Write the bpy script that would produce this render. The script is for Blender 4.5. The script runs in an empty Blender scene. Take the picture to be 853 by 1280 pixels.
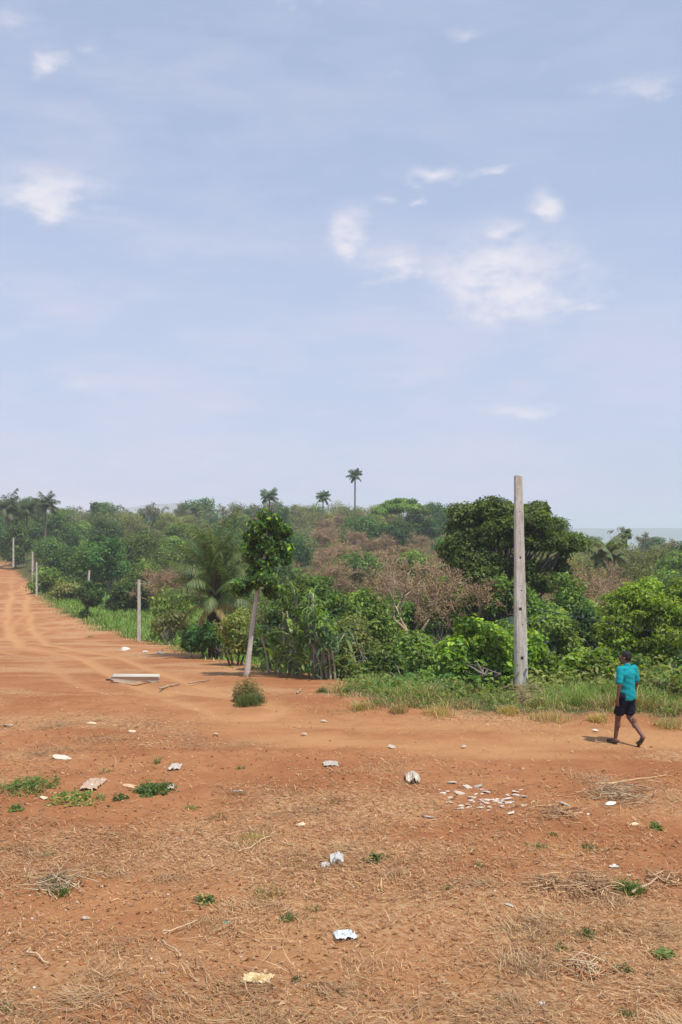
import bpy, bmesh, math, random
import numpy as np
from mathutils import Vector, Matrix

# ------------------------------------------------------------------ camera
SC = bpy.context.scene
COL = SC.collection
F = 1280.0; CAMZ = 4.0; HOR = 660.0; CX = 426.5
cam_d = bpy.data.cameras.new('camera'); cam = bpy.data.objects.new('camera', cam_d); COL.objects.link(cam)
cam.location = (0, 0, CAMZ); cam.rotation_euler = (math.radians(90), 0, 0)
cam_d.sensor_fit = 'VERTICAL'; cam_d.sensor_height = 36; cam_d.lens = 36
cam_d.shift_y = 20/1280.0
cam_d.clip_start = 0.1; cam_d.clip_end = 20000
SC.camera = cam

# ------------------------------------------------------------------ light
SUN_DIR = Vector((0.33, -0.36, 0.95)).normalized()     # towards the sun
SUN_EL = math.asin(SUN_DIR.z); SUN_AZ = math.atan2(SUN_DIR.x, SUN_DIR.y)
sd_ = bpy.data.lights.new('sun', 'SUN'); sun = bpy.data.objects.new('sun', sd_); COL.objects.link(sun)
sd_.energy = 4.3; sd_.angle = math.radians(0.6); sd_.color = (1.0, 0.95, 0.87)
sun.rotation_euler = SUN_DIR.to_track_quat('Z', 'Y').to_euler()
SC.view_settings.view_transform = 'Standard'; SC.view_settings.look = 'None'
SC.view_settings.gamma = 1; SC.view_settings.use_curve_mapping = False
SC.view_settings.exposure = 0.12
SC.cycles.volume_bounces = 2

class NT:
    def __init__(s, tree): s.t = tree
    def n(s, typ, **kw):
        nd = s.t.nodes.new(typ)
        for k, v in kw.items():
            if k.startswith('_'): setattr(nd, k[1:], v)
        return nd
    def set(s, sock, v):
        if isinstance(v, bpy.types.NodeSocket): s.t.links.new(v, sock)
        elif isinstance(v, (tuple, list)) and len(v) == 3 and sock.type == 'RGBA': sock.default_value = (*v, 1)
        else: sock.default_value = v
    def m(s, op, a, b=None, c=None, clamp=False):
        nd = s.t.nodes.new('ShaderNodeMath'); nd.operation = op; nd.use_clamp = clamp
        s.set(nd.inputs[0], a)
        if b is not None: s.set(nd.inputs[1], b)
        if c is not None: s.set(nd.inputs[2], c)
        return nd.outputs[0]
    def mix(s, f, a, b, mode='MIX'):
        nd = s.t.nodes.new('ShaderNodeMix'); nd.data_type = 'RGBA'; nd.blend_type = mode
        s.set(nd.inputs[0], f); s.set(nd.inputs[6], a); s.set(nd.inputs[7], b)
        return nd.outputs[2]
    def ramp(s, v, a, b, smooth=True):
        nd = s.t.nodes.new('ShaderNodeMapRange'); nd.interpolation_type = 'SMOOTHSTEP' if smooth else 'LINEAR'
        s.set(nd.inputs[0], v); nd.inputs[1].default_value = a; nd.inputs[2].default_value = b
        return nd.outputs[0]
    def noise(s, vec, scale, detail=4, rough=0.55, dist=0.0):
        nd = s.t.nodes.new('ShaderNodeTexNoise')
        if vec is not None: s.set(nd.inputs['Vector'], vec)
        nd.inputs['Scale'].default_value = scale; nd.inputs['Detail'].default_value = detail
        nd.inputs['Roughness'].default_value = rough; nd.inputs['Distortion'].default_value = dist
        return nd.outputs[0]

W = bpy.data.worlds.new('World'); SC.world = W; W.use_nodes = True
wt = W.node_tree; wt.nodes.clear(); w = NT(wt)
out = w.n('ShaderNodeOutputWorld'); bg = w.n('ShaderNodeBackground')
sky = w.n('ShaderNodeTexSky'); sky.sky_type = 'NISHITA'; sky.sun_disc = False
sky.sun_elevation = SUN_EL; sky.sun_rotation = SUN_AZ
sky.air_density = 1.0; sky.dust_density = 1.2; sky.ozone_density = 1.5
tc = w.n('ShaderNodeTexCoord'); sep = w.n('ShaderNodeSeparateXYZ')
wt.links.new(tc.outputs['Generated'], sep.inputs[0])
az = w.m('ARCTAN2', sep.outputs[0], sep.outputs[1]); el = w.m('ARCSINE', sep.outputs[2])
comb = w.n('ShaderNodeCombineXYZ'); wt.links.new(az, comb.inputs[0]); wt.links.new(el, comb.inputs[1])
mp = w.n('ShaderNodeMapping'); wt.links.new(comb.outputs[0], mp.inputs[0]); mp.inputs['Scale'].default_value = (1, 1.9, 1)
wob = w.noise(mp.outputs[0], 9, 5, 0.6); wob2 = w.noise(mp.outputs[0], 19, 5, 0.55, 0.2)
CLOUDS = [(62,242,60,26,1),(15,222,30,14,.6),(436,288,24,26,1),(488,326,46,20,.9),(632,345,88,46,1.05),(625,292,28,16,.9),
          (680,258,22,18,.95),(556,218,34,9,.9),(526,250,12,6,.7),(620,210,24,6,.7),(478,251,18,8,.7),(65,78,20,14,.85),(22,26,32,16,.6),
          (110,58,26,9,.5),(572,42,30,10,.55),(810,103,80,12,.6),(640,514,60,12,.75),(362,2,34,8,.6),(90,476,90,16,.5),
          (718,388,18,9,.85),(665,86,14,8,.5),(752,364,10,6,.5),(500,92,14,8,.4),(290,226,40,8,.3),(520,470,60,14,.45),(250,570,60,12,.45),(430,470,40,10,.4)]
aw = w.m('ADD', az, w.m('MULTIPLY', w.m('SUBTRACT', wob, 0.5), 0.085))
ew = w.m('ADD', el, w.m('MULTIPLY', w.m('SUBTRACT', wob2, 0.5), 0.04))
tot = None
for (px, py, rx, ry, s) in CLOUDS:
    a0 = math.atan((px-CX)/F); e0 = math.atan((HOR-py)/F*math.cos(a0))
    dx = w.m('DIVIDE', w.m('SUBTRACT', aw, a0), rx/F*1.1); dy = w.m('DIVIDE', w.m('SUBTRACT', ew, e0), ry/F*1.15)
    d2 = w.m('ADD', w.m('MULTIPLY', dx, dx), w.m('MULTIPLY', dy, dy))
    g = w.m('MULTIPLY', w.m('EXPONENT', w.m('MULTIPLY', d2, -0.7)), s)
    tot = g if tot is None else w.m('MAXIMUM', tot, g)
cl = w.m('MULTIPLY', tot, w.m('ADD', w.m('MULTIPLY', w.m('SUBTRACT', w.m('ADD', wob2, w.m('MULTIPLY', w.noise(mp.outputs[0], 48, 3, .5), .3)), .65), 2.3), .95))
cl = w.m('MULTIPLY', w.ramp(cl, 0.22, 1.25), 0.72)
# thin veil, streaky, thicker low down
mp2 = w.n('ShaderNodeMapping'); wt.links.new(comb.outputs[0], mp2.inputs[0]); mp2.inputs['Scale'].default_value = (1, 3.2, 1); mp2.inputs['Location'].default_value = (3.1, .4, 0)
v1 = w.noise(mp2.outputs[0], 4.5, 7, 0.6, 0.3); v2 = w.noise(mp2.outputs[0], 15, 5, 0.6)
left = w.ramp(w.m('MULTIPLY', az, -1), -0.35, 0.35)
low = w.ramp(w.m('MULTIPLY', el, -1), -0.42, 0.0)
veil = w.m('MULTIPLY', w.ramp(w.m('ADD', v1, w.m('MULTIPLY', w.m('SUBTRACT', v2, .5), .35)), 0.36, 0.72), w.m('ADD', w.m('ADD', w.m('MULTIPLY', left, .22), w.m('MULTIPLY', low, .36)), 0.14))
skyc = wt.nodes.new('ShaderNodeVectorMath'); skyc.operation = 'SCALE'; wt.links.new(sky.outputs[0], skyc.inputs[0]); skyc.inputs['Scale'].default_value = 0.125
base = w.mix(0.62, skyc.outputs[0], (0.49, 0.585, 0.79))
c1 = w.mix(w.m('MULTIPLY', low, 0.6), base, (0.56, 0.60, 0.80))
c2 = w.mix(veil, c1, (0.66, 0.65, 0.79))
c3 = w.mix(cl, c2, (0.88, 0.83, 0.86))
wt.links.new(c3, bg.inputs[0]); bg.inputs[1].default_value = 1.0
wt.links.new(bg.outputs[0], out.inputs[0])

# ------------------------------------------------------------------ helpers
def P(px, py, Y):
    return np.array([(px-CX)*Y/F, Y, CAMZ+(HOR-py)*Y/F])

def _h(ix, iy, seed):
    n = (ix.astype(np.int64)*374761393 + iy.astype(np.int64)*668265263 + seed*1274126177) & 0xFFFFFFFF
    n = ((n ^ (n >> 13))*1274126177) & 0xFFFFFFFF
    return ((n ^ (n >> 16)) & 0xFFFF)/65535.0
def vnoise(x, y, seed=0):
    x = np.asarray(x, float); y = np.asarray(y, float)
    ix = np.floor(x); iy = np.floor(y); fx = x-ix; fy = y-iy
    fx = fx*fx*(3-2*fx); fy = fy*fy*(3-2*fy)
    a = _h(ix, iy, seed); b = _h(ix+1, iy, seed); c = _h(ix, iy+1, seed); d = _h(ix+1, iy+1, seed)
    return (a*(1-fx)+b*fx)*(1-fy)+(c*(1-fx)+d*fx)*fy
def fbm(x, y, oct=4, seed=0):
    s = 0; a = 1; t = 0
    for i in range(oct):
        s = s+a*vnoise(x*2**i+i*17.3, y*2**i-i*9.1, seed+i); t += a; a *= 0.5
    return s/t
def sstep(a, b, x):
    t = np.clip((x-a)/(b-a), 0, 1); return t*t*(3-2*t)

EY = np.array([12, 18, 19.6, 20.9, 21.9, 22.5, 23.2, 26, 31.7, 39.6, 48.6, 66, 76, 96, 150, 190, 205.])
EX = np.array([60, 24, 14, 7, 3.2, 1.0, 0.2, 0.0, -0.3, -3.3, -7.1, -13, -18.7, -27.5, -47, -62, -200.])
def edge_sd(X, Y):
    """metres into the vegetation (positive) from the edge of the bare clearing"""
    X = np.asarray(X, float); Y = np.asarray(Y, float)
    xe = np.interp(Y, EY, EX); sl = (np.interp(Y+.3, EY, EX)-np.interp(Y-.3, EY, EX))/.6
    d = (X-xe)/np.sqrt(1+sl*sl)
    return d+(fbm(X*.5, Y*.5, 3, 5)-.5)*1.6

ZC = ([-60, 0, 24, 33, 68, 115, 180, 300, 420, 800, 2000, 9000], [0, 0, 0, -.9, -3.4, -3.6, -2.8, 2.5, 3.5, -8, -40, -60])
VT = [-0.45, -0.2, 0.0, 0.18, 0.27, 0.45]
VZ = [([0, 24, 33, 68, 115, 180, 280, 380, 600, 1500, 9000], [0, 0, -1, -3.8, -3.6, -2.0, 3.2, 4.5, -5, -40, -60]),
      ([0, 24, 33, 68, 115, 180, 280, 380, 600, 1500, 9000], [0, 0, -1.1, -4.1, -3.7, -2.0, 3.2, 4.5, -5, -40, -60]),
      ([0, 24, 30, 40, 60, 90, 140, 200, 280, 360, 600, 1500, 9000], [0, -.1, -.9, -2.8, -6.4, -7.2, -3.6, .6, 4.4, 5, -6, -40, -60]),
      ([0, 23, 28, 40, 60, 90, 140, 200, 280, 360, 600, 1500, 9000], [0, 0, -.3, -3.0, -6.6, -7.6, -4.5, -1.4, 2.2, 2.4, -10, -45, -60]),
      ([0, 22, 27, 40, 70, 130, 200, 260, 360, 600, 1500, 9000], [0, 0, -.3, -3.0, -6.6, -6.6, -5.2, -6, -10, -30, -52, -60]),
      ([0, 21, 26, 40, 70, 130, 200, 260, 360, 600, 1500, 9000], [0, 0, -.3, -3.0, -6.6, -6.8, -5.8, -7, -13, -32, -52, -60])]
def ground(X, Y):
    X = np.asarray(X, float); Y = np.asarray(Y, float)
    zc = np.interp(Y, *ZC)
    t = np.clip(X/np.maximum(Y, 8), -0.45, 0.45)
    prof = [np.interp(Y, *p) for p in VZ]
    zv = prof[-1]*1.0
    for i in range(len(VT)-2, -1, -1):
        f = np.clip((t-VT[i])/(VT[i+1]-VT[i]), 0, 1); f = f*f*(3-2*f)
        zv = np.where(t <= VT[i+1], prof[i]*(1-f)+prof[i+1]*f, zv)
    k = sstep(-.2, 6, edge_sd(X, Y))
    z = zc*(1-k)+zv*k
    far = sstep(60, 300, Y)
    z = z+(fbm(X/22., Y/22., 3, 3)-.5)*(.25+2.2*far)*sstep(25, 60, Y)
    z = z+(fbm(X/2.2, Y/2.2, 3, 9)-.5)*.12*(1-.75*sstep(24, 45, Y))
    return z
TRK = np.array([(-80, 330), (-37, 118), (-27, 86), (-18.3, 60), (-12, 49), (-5.8, 33), (-3.2, 24), (-.6, 20.4), (2.8, 19.2), (6.4, 18.6), (16, 18.9), (40, 16)], float)
TRK2 = np.array([(-60, 190), (-30, 95), (-25, 76), (-18, 55), (-12, 44), (-9, 36), (-6, 28), (-2, 22.5)], float)
TRK3 = np.array([(-33, 118), (-26.5, 100), (-22.2, 82), (-21.5, 68), (-17, 58), (-11.5, 50)], float)
def pl_dist(X, Y, pl):
    best = np.full(np.shape(X), 1e9); sgn = np.zeros(np.shape(X))
    for a, b in zip(pl[:-1], pl[1:]):
        d = b-a; L = d@d
        u = np.clip(((X-a[0])*d[0]+(Y-a[1])*d[1])/L, 0, 1)
        qx = X-(a[0]+u*d[0]); qy = Y-(a[1]+u*d[1]); r = np.hypot(qx, qy)
        s = np.sign(d[0]*qy-d[1]*qx)
        m = r < best; best = np.where(m, r, best); sgn = np.where(m, s, sgn)
    return best*sgn

class Geo:
    def __init__(s): s.V = []; s.Q = []; s.T = []; s.C = []; s.n = 0; s.M = []
    def add(s, V, Q=None, T=None, col=(1, 1, 1), mat=0):
        V = np.asarray(V, float).reshape(-1, 3); n = len(V)
        c = np.asarray(col, float)
        if c.ndim == 1: c = np.tile(c, (n, 1))
        s.V.append(V); s.C.append(c)
        if Q is not None and len(Q): s.Q.append((np.asarray(Q)+s.n, mat))
        if T is not None and len(T): s.T.append((np.asarray(T)+s.n, mat))
        s.n += n
    def mesh(s, name, mats, smooth=False):
        V = np.concatenate(s.V); C = np.concatenate(s.C)
        loops = []; tot = []; mi = []
        for Q, m in s.Q: loops.append(Q.reshape(-1)); tot.append(np.full(len(Q), 4)); mi.append(np.full(len(Q), m))
        for T, m in s.T: loops.append(T.reshape(-1)); tot.append(np.full(len(T), 3)); mi.append(np.full(len(T), m))
        loops = np.concatenate(loops).astype(np.int32); tot = np.concatenate(tot).astype(np.int32); mi = np.concatenate(mi).astype(np.int32)
        start = np.concatenate([[0], np.cumsum(tot)[:-1]]).astype(np.int32)
        me = bpy.data.meshes.new(name)
        me.vertices.add(len(V)); me.vertices.foreach_set('co', V.astype(np.float32).ravel())
        me.loops.add(len(loops)); me.loops.foreach_set('vertex_index', loops)
        me.polygons.add(len(tot)); me.polygons.foreach_set('loop_start', start); me.polygons.foreach_set('loop_total', tot)
        me.polygons.foreach_set('material_index', mi)
        if smooth: me.polygons.foreach_set('use_smooth', np.ones(len(tot), bool))
        me.update(calc_edges=True)
        at = me.attributes.new('col', 'FLOAT_COLOR', 'POINT')
        at.data.foreach_set('color', np.concatenate([C, np.ones((len(C), 1))], 1).astype(np.float32).ravel())
        for m in (mats if isinstance(mats, (list, tuple)) else [mats]): me.materials.append(m)
        return me
    def build(s, name, mats, parent=None, smooth=False, **tags):
        o = bpy.data.objects.new(name, s.mesh(name, mats, smooth)); COL.objects.link(o)
        if parent is not None: o.parent = parent
        for k, v in tags.items(): o[k] = v
        return o
def tag(o, label, cat, group=None):
    o['label'] = label; o['category'] = cat
    if group: o['group'] = group
    return o
def thing(name, label, cat, loc, group=None, rz=0, sc=1):
    o = bpy.data.objects.new(name, None); COL.objects.link(o); o.empty_display_size = .2
    o.location = [float(v) for v in loc]; o.rotation_euler = (0, 0, rz); o.scale = (sc, sc, sc)
    return tag(o, label, cat, group)
def copy_tree(o, parent=None):
    c = o.copy(); COL.objects.link(c)
    if parent is not None: c.parent = parent
    for ch in list(o.children): copy_tree(ch, c)
    return c

def norm(v): return v/np.maximum(np.linalg.norm(v, axis=-1, keepdims=True), 1e-9)
def tube(g, pts, rad, sides=7, col=(1, 1, 1), cap=True, mat=0, rng=None, rough=0):
    pts = np.asarray(pts, float); n = len(pts); rad = np.broadcast_to(np.asarray(rad, float), (n,))
    tan = norm(np.gradient(pts, axis=0))
    ref = np.array([1., 0, 0]) if abs(tan[0][0]) < .8 else np.array([0, 1., 0])
    u = norm(np.cross(tan, ref)); v = np.cross(tan, u)
    a = np.linspace(0, 2*np.pi, sides, endpoint=False)
    r = rad[:, None]*np.ones(sides)
    if rng is not None and rough: r = r*(1+rough*(rng.random((n, sides))-.5))
    V = pts[:, None]+r[..., None]*(np.cos(a)[None, :, None]*u[:, None]+np.sin(a)[None, :, None]*v[:, None])
    V = V.reshape(-1, 3)
    i = np.arange(n-1)[:, None]*sides; j = np.arange(sides)[None]; j2 = (j+1) % sides
    Q = np.stack([i+j, i+j2, i+sides+j2, i+sides+j], -1).reshape(-1, 4)
    T = None
    if cap:
        V = np.concatenate([V, pts[:1], pts[-1:]]); jj = np.arange(sides); k = n*sides
        T = np.concatenate([np.stack([np.full(sides, k), (jj+1) % sides, jj], -1), np.stack([np.full(sides, k+1), (n-1)*sides+jj, (n-1)*sides+(jj+1) % sides], -1)])
    if np.ndim(col) == 2: pass
    g.add(V, Q, T, col, mat)
def bez(a, b, c, n=6):
    t = np.linspace(0, 1, n)[:, None]; a, b, c = map(np.asarray, (a, b, c))
    return (1-t)**2*a+2*t*(1-t)*b+t*t*c
def leaves(g, pos, nrm, dr, L, Wd, col, fold=.25, mat=0):
    """folded four-corner leaves: base, two side corners, tip"""
    n = len(pos); nrm = norm(nrm); dr = norm(dr-(dr*nrm).sum(-1, keepdims=True)*nrm); sd = np.cross(nrm, dr)
    L = np.broadcast_to(L, (n,))[:, None]; Wd = np.broadcast_to(Wd, (n,))[:, None]
    b = pos-dr*L*.5; t = pos+dr*L*.5-nrm*L*.12
    l = pos-dr*L*.05+sd*Wd*.5+nrm*Wd*fold; r = pos-dr*L*.05-sd*Wd*.5+nrm*Wd*fold
    V = np.stack([b, l, t, r], 1).reshape(-1, 3); k = np.arange(n)[:, None]*4
    T = np.concatenate([k+np.array([[0, 2, 1]]), k+np.array([[0, 3, 2]])])
    c = np.repeat(np.broadcast_to(col, (n, 3)), 4, 0)
    g.add(V, None, T, c, mat)
def rdir(rng, n): return norm(rng.normal(size=(n, 3)))
def leafcol(rng, n, cols, jit=.25):
    cols = np.asarray(cols); k = rng.integers(0, len(cols), n)
    return np.clip(cols[k]*(1+jit*(rng.random((n, 1))*2-1)), .004, .9)
def blob_leaves(g, rng, blobs, n_per, L, Wd, cols, up=.5, mat=0, squash=.75, droop=.3):
    for (c, r) in blobs:
        n = max(6, int(n_per*(r**1.6)))
        d = rdir(rng, n); rr = r*(.45+.6*rng.random((n, 1))**.6)
        lump = 1+.3*np.sin(d[:, :1]*5+c[0]*3)*np.cos(d[:, 1:2]*4+c[1]*2)
        p = np.asarray(c)+d*rr*lump*np.array([1, 1, squash])
        nr = norm(d*.6+np.array([0, 0, up])+rdir(rng, n)*.65)
        dr = d+rdir(rng, n)*.9+np.array([0, 0, -droop])
        tone = 1+.38*(rng.random()*2-1)
        s = .65+.7*rng.random(n)
        leaves(g, p, nr, dr, L*s, Wd*s, leafcol(rng, n, cols)*tone, mat=mat)
def ell_blobs(rng, C, R, K, rb, zmin=-.55, inner=.5):
    out = []
    for i in range(K):
        d = rdir(rng, 1)[0]
        while d[2] < zmin: d = rdir(rng, 1)[0]
        f = inner+(1-inner)*rng.random()**.6
        f *= .85+.3*math.sin(d[0]*4+i*.3)*math.cos(d[1]*3)
        out.append((np.asarray(C)+d*np.asarray(R)*f, rb*(.65+.7*rng.random())))
    return out
def limbs(g, rng, top, blobs, r0, frac=.6, col=(.2, .17, .14), mat=0, sides=5, base=None, sag=.3):
    base = top if base is None else base
    for (c, r) in blobs:
        if rng.random() > frac: continue
        c = np.asarray(c); u = rng.random(); s = base*(1-u)+top*u
        mid = (s+c)/2+np.array([*(rng.normal(size=2)*.12*np.linalg.norm(c-s)), sag*abs(c[2]-s[2])*.5])
        pts = bez(s, mid, c, 7)+rng.normal(size=(7, 3))*.015*np.linalg.norm(c-s)
        pts[0] = s
        tube(g, pts, np.linspace(r0*(.6+.5*rng.random()), r0*.12, 7), sides, col, False, mat)

# ------------------------------------------------------------------ materials
def newmat(name):
    m = bpy.data.materials.new(name); m.use_nodes = True; t = m.node_tree; t.nodes.clear()
    k = NT(t); o = k.n('ShaderNodeOutputMaterial'); b = k.n('ShaderNodeBsdfPrincipled')
    t.links.new(b.outputs[0], o.inputs[0]); return m, k, b, o
def attr(k, name='col'):
    a = k.n('ShaderNodeAttribute'); a.attribute_name = name; return a
def mat_leaf(name, trans=.42, rough=.5, spec=.35):
    m, k, b, o = newmat(name); a = attr(k); oi = k.n('ShaderNodeObjectInfo')
    hs = k.n('ShaderNodeHueSaturation'); k.set(hs.inputs['Color'], a.outputs['Color'])
    k.set(hs.inputs['Value'], k.m('ADD', k.m('MULTIPLY', oi.outputs['Random'], .75), .72))
    k.set(hs.inputs['Hue'], k.m('ADD', k.m('MULTIPLY', k.m('FRACT', k.m('MULTIPLY', oi.outputs['Random'], 7.3)), .03), .487))
    k.set(b.inputs['Base Color'], hs.outputs[0]); b.inputs['Roughness'].default_value = rough
    b.inputs['Specular IOR Level'].default_value = spec
    tr = k.n('ShaderNodeBsdfTranslucent'); k.set(tr.inputs[0], k.mix(1.0, hs.outputs[0], (1.5, 1.45, .6), 'MULTIPLY'))
    ms = k.n('ShaderNodeMixShader'); ms.inputs[0].default_value = trans
    m.node_tree.links.new(b.outputs[0], ms.inputs[1]); m.node_tree.links.new(tr.outputs[0], ms.inputs[2]); m.node_tree.links.new(ms.outputs[0], o.inputs[0])
    return m
def mat_col(name, rough=.85, nscale=14, amt=.35, bump=.3, bscale=40, spec=.2, dist=.02):
    m, k, b, o = newmat(name); a = attr(k); tcn = k.n('ShaderNodeTexCoord'); v = tcn.outputs['Object']
    n = k.noise(v, nscale, 5, .65); f = k.m('ADD', k.m('MULTIPLY', n, amt*2), 1-amt)
    cc = k.n('ShaderNodeCombineColor'); [k.set(cc.inputs[i], f) for i in range(3)]
    k.set(b.inputs['Base Color'], k.mix(1.0, a.outputs['Color'], cc.outputs[0], 'MULTIPLY'))
    b.inputs['Roughness'].default_value = rough; b.inputs['Specular IOR Level'].default_value = spec
    bp = k.n('ShaderNodeBump'); bp.inputs['Strength'].default_value = bump; bp.inputs['Distance'].default_value = dist
    k.set(bp.inputs['Height'], k.noise(v, bscale, 4, .6)); m.node_tree.links.new(bp.outputs[0], b.inputs['Normal'])
    return m
M_LEAF = mat_leaf('foliage'); M_BARK = mat_col('bark', .9, 6, .4, .5, 18)
M_DRY = mat_leaf('dry_grass', .2, .7, .2)
M_CONC = None
M_STONE = mat_col('stone', .85, 22, .25, .4, 60)
M_CLOTH = mat_col('cloth', .9, 30, .05, .15, 400, .1, .003)
M_SKIN = mat_col('skin', .5, 20, .06, .05, 200, .35, .003)
M_HAIR = mat_col('hair', .7, 60, .3, .5, 300, .3, .004)
M_RUBBER = mat_col('rubber', .7, 30, .1, .1, 100, .3, .003)

def mat_ground():
    m, k, b, o = newmat('red_earth'); tcn = k.n('ShaderNodeTexCoord'); v = tcn.outputs['Object']
    a = attr(k); sp = k.n('ShaderNodeSeparateColor'); k.set(sp.inputs[0], a.outputs['Color'])
    wear, veg, straw = sp.outputs[0], sp.outputs[1], sp.outputs[2]
    n1 = k.noise(v, .35, 6, .6, .6); n2 = k.noise(v, 2.3, 6, .65, .3); n3 = k.noise(v, 14, 6, .7); n4 = k.noise(v, 45, 5, .75)
    base = k.mix(k.ramp(n1, .35, .65), (.325, .132, .053), (.40, .185, .080))
    base = k.mix(k.m('MULTIPLY', k.ramp(n2, .42, .7), .6), base, (.265, .10, .042))
    base = k.mix(k.m('MULTIPLY', k.ramp(n3, .5, .72), .45), base, (.42, .225, .118))
    base = k.mix(k.m('MULTIPLY', straw, k.ramp(n3, .38, .62)), base, (.48, .30, .155))
    base = k.mix(k.m('MULTIPLY', k.ramp(n4, .62, .74), .3), base, (.15, .06, .03))
    base = k.mix(k.m('MULTIPLY', k.ramp(n4, .25, .36), .0), base, (.6, .45, .33))
    wr = k.m('MULTIPLY', wear, k.m('ADD', k.m('MULTIPLY', n2, .7), .55), clamp=True)
    base = k.mix(k.m('MULTIPLY', wr, .85), base, (.49, .265, .120))
    base = k.mix(veg, base, k.mix(k.ramp(n2, .4, .6), (.10, .075, .035), (.07, .09, .025)))
    k.set(b.inputs['Base Color'], base); b.inputs['Roughness'].default_value = .95; b.inputs['Specular IOR Level'].default_value = .1
    h = k.m('ADD', k.m('MULTIPLY', n3, .6), k.m('MULTIPLY', n4, .35)); h = k.m('ADD', h, k.m('MULTIPLY', k.noise(v, 190, 3, .6), .15))
    bp = k.n('ShaderNodeBump'); bp.inputs['Strength'].default_value = .9; bp.inputs['Distance'].default_value = .05
    k.set(bp.inputs['Height'], h); m.node_tree.links.new(bp.outputs[0], b.inputs['Normal'])
    return m
M_GROUND = mat_ground()

# ------------------------------------------------------------------ terrain
def grid(xs_fn, Yr, cols):
    s = np.linspace(-1, 1, cols); t = .37*s+.55*s**7
    Y, T = np.meshgrid(Yr, t, indexing='ij'); X = T*(Y+42)
    return X, Y
Yr = np.concatenate([np.linspace(-28, 4, 24), np.geomspace(6.3, 32, 330)-2, np.linspace(30.2, 130, 380), np.geomspace(131, 6000, 170)])
X, Y = grid(None, Yr, 820)
Z = ground(X, Y)
d1 = pl_dist(X, Y, TRK); d2 = pl_dist(X, Y, TRK2); d3 = pl_dist(X, Y, TRK3)
nz = (fbm(X*.16, Y*.16, 3, 21)-.5)*1.2
near = np.exp(-((Y-19)/5.)**2)
wd = .34
def ruts(d, half, wd): return np.exp(-((np.abs(d+nz*.7)-half)/wd)**2)
r1 = ruts(d1, .85, .30)*sstep(22, 30, Y); flat = np.exp(-(np.abs(d1+nz*2)/1.7)**4)*(1-sstep(22, 34, Y))
r2 = ruts(d2, .8, .24)*.8; r3 = ruts(d3, .75, .26)*.55
wear = np.clip(r1*1.0+r2*.8+r3*.8+flat*(.05+.95*sstep(.3, .7, fbm(X*.35, Y*1.2, 4, 33))), 0, 1)
wear = np.clip(wear+sstep(.60, .8, fbm(X/6, Y/3.5, 4, 41))*.4*(Y > 9)*(1-sstep(22, 34, Y)), 0, 1)
sdv = edge_sd(X, Y)
wear = wear*(1-sstep(-.5, .6, sdv)); veg = sstep(-.1, 1.1, sdv+(fbm(X*2, Y*2, 3, 8)-.5)*1.4)
straw = sstep(.42, .68, fbm(X/3.1+5, Y/2.1, 4, 51))*(1-wear)
Z = Z-.07*(r1+r2*.7+r3*.7)-.02*flat
clod = (fbm(X*3.5, Y*3.5, 4, 13)-.5)*.07*(1-.7*wear)*(1-sstep(22, 45, Y))
Z = Z+clod+(fbm(X*12, Y*12, 2, 15)-.5)*.028*(1-.6*wear)*(1-sstep(14, 24, Y))
n0, n1_ = X.shape
g = Geo(); idx = np.arange(n0*n1_).reshape(n0, n1_)
Q = np.stack([idx[:-1, :-1], idx[:-1, 1:], idx[1:, 1:], idx[1:, :-1]], -1).reshape(-1, 4)
g.add(np.stack([X, Y, Z], -1), Q, None, np.stack([wear, veg, straw], -1).reshape(-1, 3))
g.build('ground', M_GROUND, smooth=True, kind='structure')
def gz(x, y): return float(ground(np.array([x]), np.array([y]))[0])
def G(px, py):
    """ground point seen through pixel px, py of the photograph (used to read off where things stand)"""
    Ys = np.concatenate([np.linspace(6, 60, 1500), np.linspace(60, 300, 1500)])
    Xs = (px-CX)*Ys/F; dz = CAMZ+(HOR-py)*Ys/F-ground(Xs, Ys)
    k = np.argmax(dz <= 0); return np.array([Xs[k], Ys[k], float(ground(Xs[k:k+1], Ys[k:k+1])[0])])

# distant hills
m_h, k, b_, o_ = newmat('wooded_hills'); v = k.n('ShaderNodeTexCoord').outputs['Object']
k.set(b_.inputs['Base Color'], k.mix(k.noise(v, .02, 5, .6), (.04, .07, .03), (.10, .12, .06))); b_.inputs['Roughness'].default_value = 1
xs = np.linspace(-2600, 2600, 200); ys = np.linspace(3000, 4600, 60); HX, HY = np.meshgrid(xs, ys, indexing='xy')
prof = 84*np.exp(-((xs+1050)/260)**2)+88*np.exp(-((xs+640)/200)**2)+18*np.exp(-((xs+300)/300)**2)+3*np.exp(-((xs-1350)/330)**2)+2*np.exp(-((xs-700)/400)**2)+60*np.exp(-((xs+2000)/500)**2)
HZ = -62+(60+prof[None])*np.sin(np.clip((HY-3000)/1600, 0, 1)*np.pi)**1.0*(.85+.3*fbm(HX/260, HY/260, 4, 61))
g = Geo(); r, c = HX.shape; idx = np.arange(r*c).reshape(r, c)
g.add(np.stack([HX, HY, HZ], -1), np.stack([idx[:-1, :-1], idx[:-1, 1:], idx[1:, 1:], idx[1:, :-1]], -1).reshape(-1, 4))
g.build('hills', m_h, smooth=True, kind='structure')

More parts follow.
